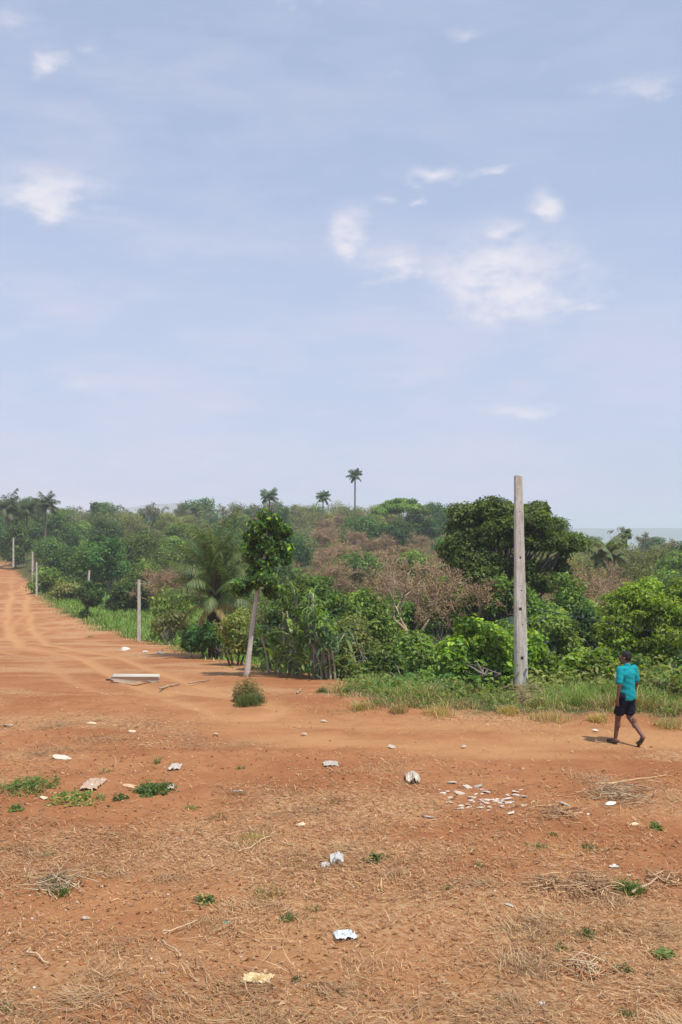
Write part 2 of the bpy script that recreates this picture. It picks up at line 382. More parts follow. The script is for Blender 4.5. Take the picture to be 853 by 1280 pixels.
# ------------------------------------------------------------------ foliage colours
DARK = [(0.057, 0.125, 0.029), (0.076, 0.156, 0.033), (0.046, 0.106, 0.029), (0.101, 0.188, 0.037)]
MID = [(0.115, 0.195, 0.04), (0.149, 0.23, 0.044), (0.088, 0.159, 0.037), (0.189, 0.26, 0.055)]
OLIVE = [(0.178, 0.205, 0.058), (0.218, 0.232, 0.068), (0.132, 0.173, 0.047), (0.265, 0.243, 0.095)]
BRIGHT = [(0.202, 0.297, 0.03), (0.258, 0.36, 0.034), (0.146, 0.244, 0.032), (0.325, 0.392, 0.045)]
FRESH = [(0.138, 0.224, 0.047), (0.18, 0.274, 0.058), (0.102, 0.185, 0.04), (0.24, 0.325, 0.068)]
BROWN = [(.30, .165, .070), (.35, .21, .095), (.23, .135, .060), (.22, .20, .075)]
GREY = [(.16, .17, .11), (.20, .19, .13), (.12, .14, .08)]
BK = (.20, .175, .15); BKP = (.38, .34, .29); BKD = (.12, .10, .08)

def far_tree(rng, name, H, R, cols, K=34, rb=None, n=60, L=.42, bark=BK, low=.15, dens=1, twigs=False):
    """one mesh: trunk, limbs and leaf clumps; size too small in the picture for parts"""
    g = Geo(); rb = rb or R*.42
    C = np.array([0, 0, H*(.5+low*.5)]); blobs = ell_blobs(rng, C, (R, R, H*(.5-low*.5)), K, rb, -.8, .35)
    top = np.array([rng.normal()*.2, rng.normal()*.2, H*.55])
    tube(g, bez((0, 0, -.5), (0, 0, H*.3), top, 5), np.linspace(.06*H**.6, .03*H**.6, 5), 5, bark, False, 1)
    limbs(g, rng, top, blobs, .022*H**.7, .9 if twigs else .5, bark, 1, 4, np.array([0, 0, H*.25]))
    if twigs:
        for (c, r) in blobs:
            for j in range(22):
                d = rdir(rng, 1)[0]; d[2] = abs(d[2])*.8; s = c-d*r*.4
                tube(g, np.stack([s, s+d*r*.6+rng.normal(size=3)*.05, s+d*r*1.3]), [.028, .018, .008], 3, np.array(bark)*1.05, False, 1)
    blob_leaves(g, rng, blobs, n/(rb**1.6), L, L*.62, cols)
    return g.mesh(name, [M_LEAF, M_BARK])

rg = np.random.default_rng(11)
PROT = {}
PROT['dark'] = [far_tree(rg, 'broadleaf_tree', h, r_, DARK, 40, None, 95, .36) for h, r_ in ((7, 2.9), (6, 3.2), (8, 2.5))]
PROT['mid'] = [far_tree(rg, 'broadleaf_tree', h, r_, MID, 40, None, 90, .34) for h, r_ in ((6.5, 3.0), (5.2, 2.7), (7.5, 2.5))]
PROT['olive'] = [far_tree(rg, 'scrub_tree', h, r_, OLIVE, 34, None, 62, .30, BKP) for h, r_ in ((6, 2.7), (5, 3.0), (6.8, 2.3))]
PROT['brown'] = [far_tree(rg, 'bare_tree', h, r_, BROWN, 30, None, 60, .14, (.36, .25, .155), .2, 1, True) for h, r_ in ((6, 3.0), (5, 2.7), (6.6, 2.6))]
PROT['fresh'] = [far_tree(rg, 'leafy_bush', h, r_, FRESH, 24, None, 90, .32, BK, .05) for h, r_ in ((3.4, 2.1), (2.6, 2.0))]
PROT['thin'] = [far_tree(rg, 'thin_tree', h, r_, GREY, 14, .8, 24, .34, (.3, .27, .22), .5, 1, True) for h, r_ in ((8, 2.6), (7, 2.2))]
LAB = {'dark': ('broadleaf_tree', 'dark green rounded tree in the dense woodland on the hillside', 'tree', 'dark trees of the hillside woodland'),
       'mid': ('broadleaf_tree', 'mid green leafy tree in the dense woodland on the hillside', 'tree', 'green trees of the hillside woodland'),
       'olive': ('scrub_tree', 'olive green scrubby tree with pale stems on the hillside', 'tree', 'olive scrub trees of the hillside'),
       'brown': ('bare_tree', 'dry brown nearly leafless tree in the reddish scrub of the hillside', 'bare tree', 'dry brown trees of the hillside'),
       'fresh': ('leafy_bush', 'low fresh green bush in the valley undergrowth behind the clearing', 'bush', 'low green bushes of the valley'),
       'thin': ('thin_tree', 'thin pale tree with sparse flat crown poking above the ridge', 'tree', 'thin pale trees along the ridge')}
def brownness(t, Y):
    b = 0
    for (tc_, Yc, st, sY, a) in ((.07, 135, .12, 60, .85), (-.17, 88, .035, 16, .9), (.215, 92, .03, 20, .9), (.30, 135, .04, 40, .55), (-.02, 190, .06, 50, .9), (.13, 150, .05, 50, .8), (.17, 75, .03, 12, .6)):
        b += a*math.exp(-((t-tc_)/st)**2-((Y-Yc)/sY)**2)
    return b
ZONES = [(0, 'beyond the left edge'), (62, 'below the left palm group'), (150, 'above the grass strip'), (232, 'behind the left concrete pole'), (300, 'behind the dark trunked palm'), (365, 'behind the slender tree'),
         (428, 'above the long leaved thicket'), (470, 'below the tallest palm'), (550, 'below the umbrella tree'), (645, 'left of the tall pole'), (740, 'right of the tall pole'), (854, 'above the bright yellow tree'), (9999, 'beyond the right edge')]
DESC = {'dark': 'dark green tree', 'mid': 'mid green tree', 'olive': 'olive scrub tree', 'brown': 'brown leafless tree', 'fresh': 'fresh green bush', 'thin': 'thin pale tree'}
PLUR = {k: v+'s' for k, v in DESC.items()}
EXCL = [(-33, -6.5, 58, 112)]        # the bright grass strip beside the track
placed = []
def scatter(n_try, Y0, Y1, dmin_k, kinds, hs=1.0, tmax=.40, seed=1):
    rng = np.random.default_rng(seed)
    for i in range(n_try):
        Y_ = math.sqrt(Y0*Y0+(Y1*Y1-Y0*Y0)*rng.random()); t = (rng.random()*2-1)*tmax; X_ = t*Y_
        sdist = float(edge_sd(np.array([X_]), np.array([Y_]))[0])
        if sdist < 3.0+Y_*.01: continue
        if any(a < X_ < b and c < Y_ < d for a, b, c, d in EXCL) and sdist < 15: continue
        dm = dmin_k*(3.2+.02*Y_)
        if any((X_-q[0])**2+(Y_-q[1])**2 < dm*dm for q in placed): continue
        if abs(t-.185) < .045 and 40 < Y_ < 62: continue
        if t > .22 and 28 < Y_ < 44: continue
        placed.append((X_, Y_))
        br = brownness(t, Y_); u = rng.random()
        if u < br*.95: kind = 'brown'
        else:
            nn = float(fbm(np.array([X_/30]), np.array([Y_/38]), 2, 77)[0])+.16*(rng.random()-.5)
            kind = 'dark' if nn < .40 else ('mid' if nn < .52 else 'olive')
            if Y_ < 62 and rng.random() < .4: kind = 'fresh'
        me = PROT[kind][rng.integers(len(PROT[kind]))]
        nm, _, ct, gp = LAB[kind]; szr = rng.random()
        px_ = CX+t*F; zone = [z for z in ZONES if px_ < z[0]][0][1]
        band = 'low in the valley' if Y_ < 95 else ('halfway up the slope' if Y_ < 185 else 'near the ridge')
        lb = ' '.join([('large' if szr > .5 else 'small'), DESC[kind], band+',', zone])
        o = bpy.data.objects.new(nm, me); COL.objects.link(o); tag(o, lb, ct, lb.replace(DESC[kind], PLUR[kind]))
        s = hs*(.62+.5*szr)*(1+.0012*Y_)
        if kind == 'brown': s *= .9
        o.location = (X_, Y_, gz(X_, Y_)-.2); o.rotation_euler = (0, 0, rng.random()*6.28)
        o.scale = (s*(1+.25*rng.random()), s*(1+.25*rng.random()), s*(.8+.35*rng.random()))
scatter(900, 200, 330, 1.0, None, .85, seed=3)
scatter(1100, 100, 200, .92, None, .74, seed=4)
scatter(600, 44, 100, .80, None, .62, seed=5)
# where several look alike in one place, say which by its order from the left
fam = {}
for o in list(COL.objects):
    if o.get('label') and o.get('group') and 0 <= CX+o.location.x/o.location.y*F <= 853: fam.setdefault(o['label'], []).append(o)
ORD = {2: ['leftmost', 'rightmost'], 3: ['leftmost', 'middle', 'rightmost'], 4: ['leftmost', 'second from left', 'second from right', 'rightmost'], 5: ['leftmost', 'second from left', 'middle', 'second from right', 'rightmost'],
       6: ['leftmost', 'second from left', 'third from left', 'third from right', 'second from right', 'rightmost']}
for lb, os_ in fam.items():
    if len(os_) in ORD:
        for o, w_ in zip(sorted(os_, key=lambda q: q.location.x/q.location.y), ORD[len(os_)]): o['label'] = lb+', '+w_

def put(kind, vi, px, top, Y_, H, label, name=None, sx=1.0, cat=None, group=None):
    """a tree of the shared kinds whose top reaches pixel height `top`"""
    me = PROT[kind][vi]; nm, lb, ct, gp = LAB[kind]
    X_ = (px-CX)*Y_/F; zt = CAMZ+(HOR-top)*Y_/F; h0 = max(v.co.z for v in me.vertices)
    o = bpy.data.objects.new(name or nm, me); COL.objects.link(o); tag(o, label, cat or ct, group)
    s = H/h0; o.location = (X_, Y_, zt-H); o.scale = (s*sx, s*sx, s); o.rotation_euler = (0, 0, px*.7)
    return o
rg2 = np.random.default_rng(5)
for px, top, Y_, H, kd, lb in [(820, 678, 118, 5, 'olive', 'olive scrub tree under the wispy trees near the right edge'), (850, 684, 112, 5, 'mid', 'green scrub tree on the low ridge at the right edge'), (792, 684, 116, 4.5, 'olive', 'olive scrub tree just right of the yellowing palm'),
        (730, 690, 105, 5, 'olive', 'olive scrub tree between the big tree and the yellowing palm'), (840, 706, 96, 5, 'mid', 'green tree above the bright tree at the right edge'), (806, 702, 98, 4.5, 'olive', 'olive tree above the bright yellow green tree')]: put(kd, 1, px, top, Y_, H, lb, sx=1.2)
for i, (px, top, Y_, H) in enumerate([(100, 632, 250, 8), (88, 640, 240, 7), (150, 630, 260, 8), (186, 627, 240, 9), (208, 632, 260, 8), (240, 630, 250, 7.5), (262, 633, 270, 7), (280, 629, 250, 8), (322, 632, 260, 7), (364, 630, 250, 8), (160, 636, 250, 7), (120, 636, 260, 7)]):
    put('thin', i % 2, px, top, Y_, H, 'thin pale tree with sparse flat crown poking above the ridge', group='thin pale trees along the ridge', sx=.9)
for i, (px, top, Y_, H) in enumerate([(778, 657, 130, 4.6), (803, 664, 135, 4), (742, 672, 120, 4), (838, 672, 130, 3.5)]):
    put('thin', i % 2, px, top, Y_, H, ['tallest wispy half bare tree right of the yellowing palm', 'wispy half bare tree between the yellowing palm and the right edge', 'wispy half bare tree touching the right side of the big tree', 'wispy half bare tree at the right edge on the ridge'][i], sx=1.1)
put('dark', 0, 352, 628, 235, 7, 'small dark round tree on the ridge beside the low skyline palm', sx=.7)
put('dark', 1, 455, 640, 200, 9, 'dark dense tree below the tall skyline palm')
put('dark', 2, 20, 655, 170, 9, 'dark tree at the foot of the leftmost palms')
put('brown', 0, 515, 690, 88, 9, 'dry brown tree with pale forked trunk in the middle of the scrub', sx=.9)
put('brown', 1, 600, 705, 84, 7.5, 'reddish brown leafless tree touching the left side of the big tree')
put('brown', 2, 432, 668, 150, 9, 'brown leafless tree high on the slope under the tall palm')
put('brown', 0, 700, 690, 78, 8, 'brown bare tree between the big tree and the skyline')
put('brown', 1, 205, 700, 95, 6, 'reddish bare bush behind the grass strip and left pole')
for (ax, at_, ar) in ((108, 724, 0),): pass

put('fresh', 0, 213, 728, 66, 4.2, 'bright green round bush between the pole and the palm', sx=.55)

# ------------------------------------------------------------------ ridge tree with umbrella crown
def umbrella_tree():
    rng = np.random.default_rng(21); Y_ = 190
    X_ = (500-CX)*Y_/F; zb = CAMZ+(HOR-672)*Y_/F; H = 50*Y_/F
    root = thing('umbrella_tree', 'spreading umbrella shaped tree with pale limbs on the ridge', 'tree', (X_, Y_, zb-2))
    H += 2; tg = Geo(); cg = Geo(); top = np.array([0, 0, H*.4])
    tube(tg, [(0, 0, -.5), (.1, 0, H*.2), top], [.3, .25, .22], 6, BKP)
    bl = []
    for i in range(60):
        a = rng.random()*6.28; r = 5.0*math.sqrt(rng.random()); bl.append((np.array([r*math.cos(a), r*math.sin(a), H*.93-.09*r*r*.9+rng.normal()*.25]), .8+.4*rng.random()))
    limbs(tg, rng, top, bl, .09, .35, (.26, .24, .20), sag=-.5)
    blob_leaves(cg, rng, bl, 120, .40, .26, MID, squash=.45)
    tg.build('trunk', M_BARK, root); cg.build('crown', M_LEAF, root)
umbrella_tree()

# ------------------------------------------------------------------ big tree
def leafy_thing(name, label, cat, px, Y_, base_z, lobes, n_per, L, Wd, cols, trunk_r, bark=BKD, K=1.0, rb=.55, seed=1, frac=.5, up=.5, group=None, squash=.75, inner=.45, multi=1, zt=None):
    """lobes: list of (px, py, dY, rx_px, ry_px) read off the photograph at distance Y_"""
    rng = np.random.default_rng(seed); X0 = (px-CX)*Y_/F
    root = thing(name, label, cat, (X0, Y_, base_z), group)
    o0 = np.array([X0, Y_, base_z]); m = Y_/F; bl = []; zmx = 0
    for (lx, ly, dy, rx, ry) in lobes:
        C = P(lx, ly, Y_)+np.array([0, dy, 0])-o0; R = np.array([rx*m, (rx+ry)*.5*m, ry*m])
        k = max(4, int(K*6*(R[0]*R[2]+R[0]*R[1]+R[1]*R[2])/(3*rb*rb)))
        bl += ell_blobs(rng, C, np.maximum(R-rb*.55, R*.4), k, rb, -.85, inner); zmx = max(zmx, C[2])
    tg = Geo(); cg = Geo(); zt_ = zt or zmx*.5
    for j in range(multi):
        off = np.array([rng.normal()*.25*(multi > 1), rng.normal()*.25*(multi > 1), 0]); tp = off*2.2+np.array([rng.normal()*.15, 0, zt_])
        tube(tg, bez(off+[0, 0, -.3], off+[rng.normal()*.1, 0, zt_*.5], tp, 7), np.linspace(trunk_r, trunk_r*.6, 7), 8, bark, rng=rng, rough=.15)
        limbs(tg, rng, tp, bl[j::multi], trunk_r*.45, frac, bark, base=off+[0, 0, zt_*.55], sides=5)
    blob_leaves(cg, rng, bl, n_per, L, Wd, cols, up, squash=squash)
    tg.build('trunk', M_BARK, root, smooth=True); cg.build('crown', M_LEAF, root)
    return root
BIG = [(640, 660, 0, 62, 38), (590, 665, .6, 34, 30), (680, 672, -.4, 36, 26), (715, 682, .4, 24, 24), (600, 710, -.5, 40, 36), (655, 720, 0, 48, 36), (700, 715, .8, 26, 26), (620, 638, 0, 34, 24), (580, 640, .3, 24, 16), (668, 638, .4, 24, 18), (640, 765, -.3, 40, 28), (598, 760, 0, 26, 24), (572, 690, 0, 22, 30)]
leafy_thing('broadleaf_tree', 'big dark green spreading tree behind the tall bare pole', 'tree', 628, 50, gz((628-CX)*50/F, 50), BIG, 560, .16, .10, MID+MID+OLIVE[2:3]+FRESH[:1], .24, seed=2, rb=.46, frac=.2, K=.80, inner=.55, squash=.6, up=.6)
leafy_thing('broadleaf_tree', 'bright yellow green dense tree above the walking man', 'tree', 812, 36, gz((812-CX)*36/F, 36), [(800, 760, 0, 55, 40), (845, 765, .3, 48, 42), (770, 790, -.3, 32, 42), (815, 800, -.2, 50, 48), (880, 790, .5, 50, 60)], 820, .12, .08, BRIGHT+[MID[1]], .14, seed=3, rb=.38, squash=.6, K=.75, inner=.6, frac=.4, multi=3)
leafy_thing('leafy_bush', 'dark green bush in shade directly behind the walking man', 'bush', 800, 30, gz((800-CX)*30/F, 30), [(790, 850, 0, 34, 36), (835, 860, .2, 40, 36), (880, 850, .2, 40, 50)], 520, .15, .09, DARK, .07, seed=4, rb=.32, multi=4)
leafy_thing('leafy_bush', 'large leafy yellow green bush left of the tall pole', 'bush', 600, 27, gz((600-CX)*27/F, 27), [(600, 808, 0, 46, 36), (570, 830, -.2, 28, 34), (622, 830, -.2, 34, 38), (655, 815, .5, 26, 34)], 620, .16, .09, BRIGHT*2+FRESH[:2]+[MID[1]], .05, seed=6, rb=.28, multi=5, bark=BK)
leafy_thing('leafy_bush', 'broad green bush right of the tall pole base', 'bush', 725, 27.5, gz((725-CX)*27.5/F, 27.5), [(735, 832, 0, 36, 28), (700, 845, -.2, 34, 24), (678, 835, .2, 22, 30), (755, 850, -.1, 22, 22)], 560, .15, .09, FRESH+BRIGHT[:2]+BRIGHT[:2]+[MID[0]], .04, seed=7, rb=.26, multi=5, bark=BK)
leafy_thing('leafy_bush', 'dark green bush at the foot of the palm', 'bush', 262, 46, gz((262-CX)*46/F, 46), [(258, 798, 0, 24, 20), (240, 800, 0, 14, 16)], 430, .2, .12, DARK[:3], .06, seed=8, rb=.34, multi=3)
leafy_thing('leafy_bush', 'olive yellow bush between the palm and the slender trunk', 'bush', 292, 41, gz((292-CX)*41/F, 41), [(294, 795, 0, 24, 34)], 430, .15, .07, OLIVE+[BRIGHT[2]], .05, seed=9, rb=.32, multi=4)
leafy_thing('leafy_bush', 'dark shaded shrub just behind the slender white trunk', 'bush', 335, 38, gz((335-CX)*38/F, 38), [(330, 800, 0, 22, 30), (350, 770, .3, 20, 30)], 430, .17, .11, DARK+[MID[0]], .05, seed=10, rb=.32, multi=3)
leafy_thing('slender_tree', 'slender drooping tree growing around the stub of a pole', 'tree', 108, 85, gz((108-CX)*85/F, 85)-.3, [(107, 770, 0, 6, 10), (111, 748, 0, 11, 14), (102, 740, 0, 9, 8), (119, 750, .2, 9, 12), (110, 732, .5, 6, 8), (124, 742, .4, 6, 6)], 200, .17, .10, DARK+MID[:1], .09, seed=12, rb=.34, K=1.2)
MIDB = [(598, 768, 46.5, MID, 'rounded green tree under the left half of the big tree', 34, 34), (668, 765, 46, FRESH, 'rounded green tree under the right half of the big tree', 36, 34), (712, 752, 48.5, MID, 'green tree filling the gap right of the big tree trunk', 28, 36), (560, 742, 49, MID, 'green tree touching the lower left of the big tree crown', 26, 30), (632, 740, 45.5, MID, 'green tree hiding the trunk of the big tree', 30, 26),
        (455, 770, 46, MID, 'green rounded tree in front of the brown scrub', 34, 34), (500, 770, 52, FRESH, 'mid green tree right of the long leaved thicket', 34, 30),
        (440, 800, 38, OLIVE, 'olive green bush right beside the long leaved thicket', 26, 40), (480, 830, 33, MID, 'green bush at the edge of the grassy verge', 30, 32),
        (520, 815, 37, FRESH, 'green bush left of the large yellow green bush', 30, 34), (560, 770, 56, MID, 'green tree at the lower left of the big tree', 30, 28),
        (690, 790, 40, MID, 'green tree close behind the right side of the pole', 32, 36), (735, 785, 42, DARK, 'dark green tree between the pole and the bright tree', 30, 32),
        (390, 745, 44, MID, 'green tree rising behind the long leaved thicket', 40, 36), (160, 745, 96, DARK, 'dark tree behind the grass strip left of the pole', 26, 22),
        (215, 775, 60, OLIVE, 'olive bush just right of the left concrete pole', 20, 16), (545, 850, 28.5, FRESH, 'low bright green bush in the verge by the leafy bush', 22, 18),
        (430, 835, 34, OLIVE, 'low olive shrub at the corner of the dirt clearing', 18, 20), (640, 800, 44, MID, 'green bush beneath the big tree behind the pole', 36, 30),
        (140, 700, 120, MID, 'mid green tree above the grass strip', 20, 20), (60, 725, 118, MID, 'bushy green tree behind the pair of far poles', 18, 18), (85, 738, 108, OLIVE, 'olive bush at the edge of the track right of the far poles', 20, 12),
        (830, 870, 25.5, OLIVE, 'olive green weedy bush at the right edge behind the man', 34, 24)]
for i, (px, py, Y_, cols, lb, rx, ry) in enumerate(MIDB):
    leafy_thing('leafy_bush' if 'tree' not in lb.split()[:5] else 'broadleaf_tree', lb, 'tree' if 'tree' in lb.split()[:5] else 'bush', px, Y_, gz((px-CX)*Y_/F, Y_),
                [(px, py, 0, rx, ry), (px-rx*.6, py+ry*.5, -.2, rx*.6, ry*.6), (px+rx*.6, py+ry*.4, .2, rx*.6, ry*.6)], 300 if Y_ < 60 else 120,
                (.11+Y_*.0016), (.065+Y_*.001), cols, .06, seed=40+i, rb=.22+.005*Y_, multi=3, frac=.5, bark=BK)

# ------------------------------------------------------------------ slender tree with white trunk
def slender_tree():
    rng = np.random.default_rng(31); b = G(308, 846); Y_ = b[1]; m = Y_/F
    root = thing('slender_tree', 'slender tree with pale straight trunk and tall narrow crown in the clearing', 'tree', b)
    tp = P(322, 738, Y_)-b; tt = P(335, 650, Y_)-b
    tg = Geo(); pts = np.concatenate([bez((0, 0, -.2), tp*.5+[-.03, 0, 0], tp, 9), bez(tp, (tp+tt)/2+[.1, 0, 0], tt, 6)[1:]])
    tube(tg, pts, np.concatenate([[.15, .11, .095, .088, .084, .08, .075, .07, .065], np.linspace(.08, .02, 5)]), 10, (.50, .45, .40), rng=rng, rough=.12)
    spec = [(335, 652, 24, 14), (320, 665, 18, 16), (352, 668, 16, 18), (330, 690, 22, 18), (350, 700, 14, 14), (322, 712, 15, 12), (335, 722, 18, 12), (312, 690, 10, 18), (354, 686, 10, 8), (302, 732, 14, 10), (340, 738, 12, 7)]
    bl = []
    for (x, y, rx, ry) in spec:
        C = P(x, y, Y_)-b+[0, rng.normal()*.15, 0]; bl += ell_blobs(rng, C, (rx*m*.75, rx*m*.8, ry*m*.75), 8, .21, -1, .45)
    limbs(tg, rng, tt, bl, .022, .35, (.16, .13, .11), base=tp*1.0)
    bl += [(tp+(tt-tp)*u_+rng.normal(size=3)*[.2, .2, .05], .19) for u_ in np.linspace(.08, 1, 26)]
    cg = Geo(); blob_leaves(cg, rng, bl, 900, .18, .11, DARK[:3]+DARK[:3]+[MID[1], BRIGHT[1]], .35, droop=.8)
    tg.build('trunk', M_BARK, root, smooth=True); cg.build('crown', M_LEAF, root)
slender_tree()

def bare_tree(label, px, top, Y_, R, seed, col=(.42, .31, .215)):
    rng = np.random.default_rng(seed); X_ = (px-CX)*Y_/F; zb = gz(X_, Y_); H = CAMZ+(HOR-top)*Y_/F-zb; root = thing('bare_tree', label, 'bare tree', (X_, Y_, zb)); g = Geo(); tw = Geo()
    def grow(p, d, L, r, lev):
        q = p+d*L; mid = (p+q)/2+rng.normal(size=3)*L*.07; tube(g if lev < 3 else tw, bez(p, mid, q, 4), np.linspace(r, r*.68, 4), 5 if lev < 3 else 3, col, False)
        if lev >= 6: return
        for i in range(3 if lev in (1, 3, 4) else 2):
            nd = norm(d+rng.normal(size=3)*.5+np.array([0, 0, .12])); grow(q, nd, L*(.66+.16*rng.random()), max(r*.62, .010), lev+1)
    sp = H*.42; tube(g, [(0, 0, -.3), (.05, 0, sp*.5), (0, 0, sp)], [.17, .14, .12], 8, col, False)
    for a in (0.3, 2.2, 3.4, 5.1): grow(np.array([0, 0, sp]), norm(np.array([math.cos(a)*R, math.sin(a)*R*.8, 1.0])), H*.17, .085, 0)
    V = np.concatenate(tw.V); k = rng.integers(0, len(V), 2600); n = len(k)
    leaves(tw, V[k]+rng.normal(size=(n, 3))*.06, rdir(rng, n), rdir(rng, n), .09, .05, leafcol(rng, n, BROWN))
    g.build('trunk', M_BARK, root); tw.build('twigs', M_BARK, root)
bare_tree('leafless tree with pale forked trunk standing in front of the brown scrub', 515, 686, 47, .9, 3)
bare_tree('small leafless tree with reddish twigs left of the big tree', 585, 712, 46, .8, 4, (.36, .24, .17))
bare_tree('leafless reddish tree between the big tree and the bright yellow green tree', 722, 690, 60, .7, 5, (.36, .24, .17))
# ------------------------------------------------------------------ palms
def frond(g, rng, base, az, el0, Lf, droop, nl, lw, ll, col, mat=0, rw=.03, fold=.5):
    n = 12; t = np.linspace(0, 1, n); e = el0-droop*t**1.35
    dh = np.array([math.cos(az), math.sin(az), 0]); ds = Lf/(n-1)
    step = np.cos(e)[:, None]*dh+np.sin(e)[:, None]*np.array([0, 0, 1.]); pts = base+np.concatenate([[np.zeros(3)], np.cumsum(step[:-1]*ds, 0)])
    tube(g, pts, np.linspace(rw, rw*.25, n), 4, np.array(col).mean(0)*np.array([1.5, 1.3, .9]), False, mat)
    side = np.cross(dh, [0, 0, 1.]); twist = rng.normal()*.25
    for s in (-1, 1):
        u = np.linspace(.12, .99, nl)+rng.normal(size=nl)*.006
        p = np.stack([np.interp(u, t, pts[:, i]) for i in range(3)], 1); tn = np.stack([np.interp(u, t, step[:, i]) for i in range(3)], 1)
        up = norm(np.cross(np.broadcast_to(side, tn.shape), tn))*1.0
        d = norm(s*side*(1-.5*u[:, None])*1.0+tn*(.45+.5*u[:, None])-np.array([0, 0, 1.])*(fold+.25*rng.random((nl, 1)))+up*twist*s)
        Ls = ll*np.sin(np.pi*(.12+.82*u))**.6*(.85+.3*rng.random(nl))
        b = p; mid = p+d*Ls[:, None]*.55; tip = p+d*Ls[:, None]-np.array([0, 0, 1.])*(Ls*.25)[:, None]
        wv = norm(np.cross(d, up)); hw = lw*.5
        V = np.stack([b+wv*hw*.5, b-wv*hw*.5, mid+wv*hw, mid-wv*hw, tip+wv*hw*.15, tip-wv*hw*.15], 1).reshape(-1, 3); k = np.arange(nl)[:, None]*6
        c = np.repeat(leafcol(rng, nl, col, .2), 6, 0)
        g.add(V, np.concatenate([k+np.array([[0, 1, 3, 2]]), k+np.array([[2, 3, 5, 4]])]), None, c, mat)
PALMC = [(.055, .10, .038), (.075, .125, .045), (.10, .145, .055)]; DEADC = [(.30, .22, .10), (.25, .17, .08), (.36, .28, .13)]
def palm(label, base, H, Lf, nf=26, nl=34, lw=.06, ll=.7, trunk_r=.18, dead=4, seed=1, cols=PALMC, name='palm_tree', group=None, lean=0, elmax=1.35, dmin=1.0, kel=2.05, stack=0):
    rng = np.random.default_rng(seed); root = thing(name, label, 'palm', base, group)
    tp = np.array([lean, 0, H]); tg = Geo()
    tube(tg, bez((0, 0, -.4), (lean*.2, 0, H*.5), tp, 12), np.linspace(trunk_r*1.25, trunk_r*.85, 12), 9, (.16, .13, .10), rng=rng, rough=.2)
    cg = Geo(); dg = Geo()
    for i in range(nf):
        u = (i+.5)/nf; e = elmax-kel*u**1.15; frond(cg, rng, tp-[0, 0, stack*u], i*2.399+rng.normal()*.15, e+rng.normal()*.08, Lf*(.8+.3*rng.random()), dmin+.55*rng.random()*(1-.3*u), nl, lw, ll, cols)
    for i in range(dead): frond(dg, rng, tp-[0, 0, .1+stack], i*6.28/max(dead, 1)+rng.random(), .35-.5*rng.random(), Lf*.8, 1.7, nl, lw, ll*.7, DEADC, fold=.7)
    tg.build('trunk', M_BARK, root, smooth=True); cg.build('crown', M_LEAF, root)
    if dead: dg.build('dry_frond', M_DRY, root, label='hanging dead yellow brown fronds')
    return root
Yp = 47; zb = gz((268-CX)*Yp/F, Yp); pt = P(268, 706, Yp)
pr = palm('large palm with dark trunk and hanging dry fronds at the clearing edge', (pt[0], Yp, zb), pt[2]-zb, 2.8, 40, 44, .038, .50, .22, 7, 3, elmax=1.52, dmin=.65, kel=1.3, stack=1.7, cols=[(.10, .18, .06), (.12, .20, .065), (.08, .14, .05), (.17, .21, .08)])
# shaggy dark skirt of old leaf bases around its trunk
rng = np.random.default_rng(4); g = Geo(); n = 2600; a = rng.random(n)*6.28; h = rng.random(n)*(pt[2]-zb)*1.0
pos = np.stack([np.cos(a)*.27, np.sin(a)*.27, h], 1); leaves(g, pos, np.stack([np.cos(a), np.sin(a), .2*np.ones(n)], 1), np.stack([np.cos(a)*.4, np.sin(a)*.4, -np.ones(n)], 1), .4, .09, leafcol(rng, n, [(.09, .075, .05), (.13, .10, .06), (.06, .08, .035)]))
g.build('leaf_bases', M_DRY, pr)
def far_palm(label, px, py, Y_, hpx, Lpx, seed, group=None, tr=.14, nf=18, cols=PALMC, dead=0, zb=None):
    m = Y_/F; tp = P(px, py, Y_); H = hpx*m
    return palm(label, (tp[0], Y_, tp[2]-H), H, Lpx*m, nf, 13, .19, .40*Lpx*m, tr, dead, seed, cols, group=group, dmin=.6, elmax=1.35, kel=1.9)
far_palm('tallest skyline palm on a long thin bare trunk', 444, 594, 225, 75, 10.5, 51, tr=.17, nf=15)
far_palm('skyline palm above the crown of the slender tree', 337, 620, 220, 40, 14, 52)
far_palm('faint skyline palm between the slender tree and the tallest palm', 404, 621, 240, 40, 11, 53)
far_palm('rightmost palm of the skyline group at left, with a clear trunk', 57, 630, 185, 45, 19, 54, tr=.16, nf=17)
far_palm('middle palm of the skyline group at left, leaning fronds', 34, 638, 180, 45, 20, 55, tr=.15, nf=18)
far_palm('large palm at the left end of the skyline', 10, 634, 175, 45, 24, 56, tr=.15, nf=20)
far_palm('small dark palm tip above the ridge right of the left palm group', 118, 633, 240, 30, 7, 57)
far_palm('small palm on the left ridge', 246, 636, 240, 30, 8, 58)
far_palm('squat palm with yellowing fronds right of the big tree', 761, 692, 88, 60, 27, 59, tr=.2, nf=26, dead=5, cols=[(.13, .17, .06), (.18, .19, .08)])
far_palm('low palm on the low ridge near the right edge', 783, 668, 130, 40, 9, 60, tr=.15)
far_palm('bluish feathery palm in the undergrowth behind the pole', 668, 790, 40, 40, 34, 61, tr=.1, nf=16, cols=[(.08, .13, .09), (.10, .16, .10)])

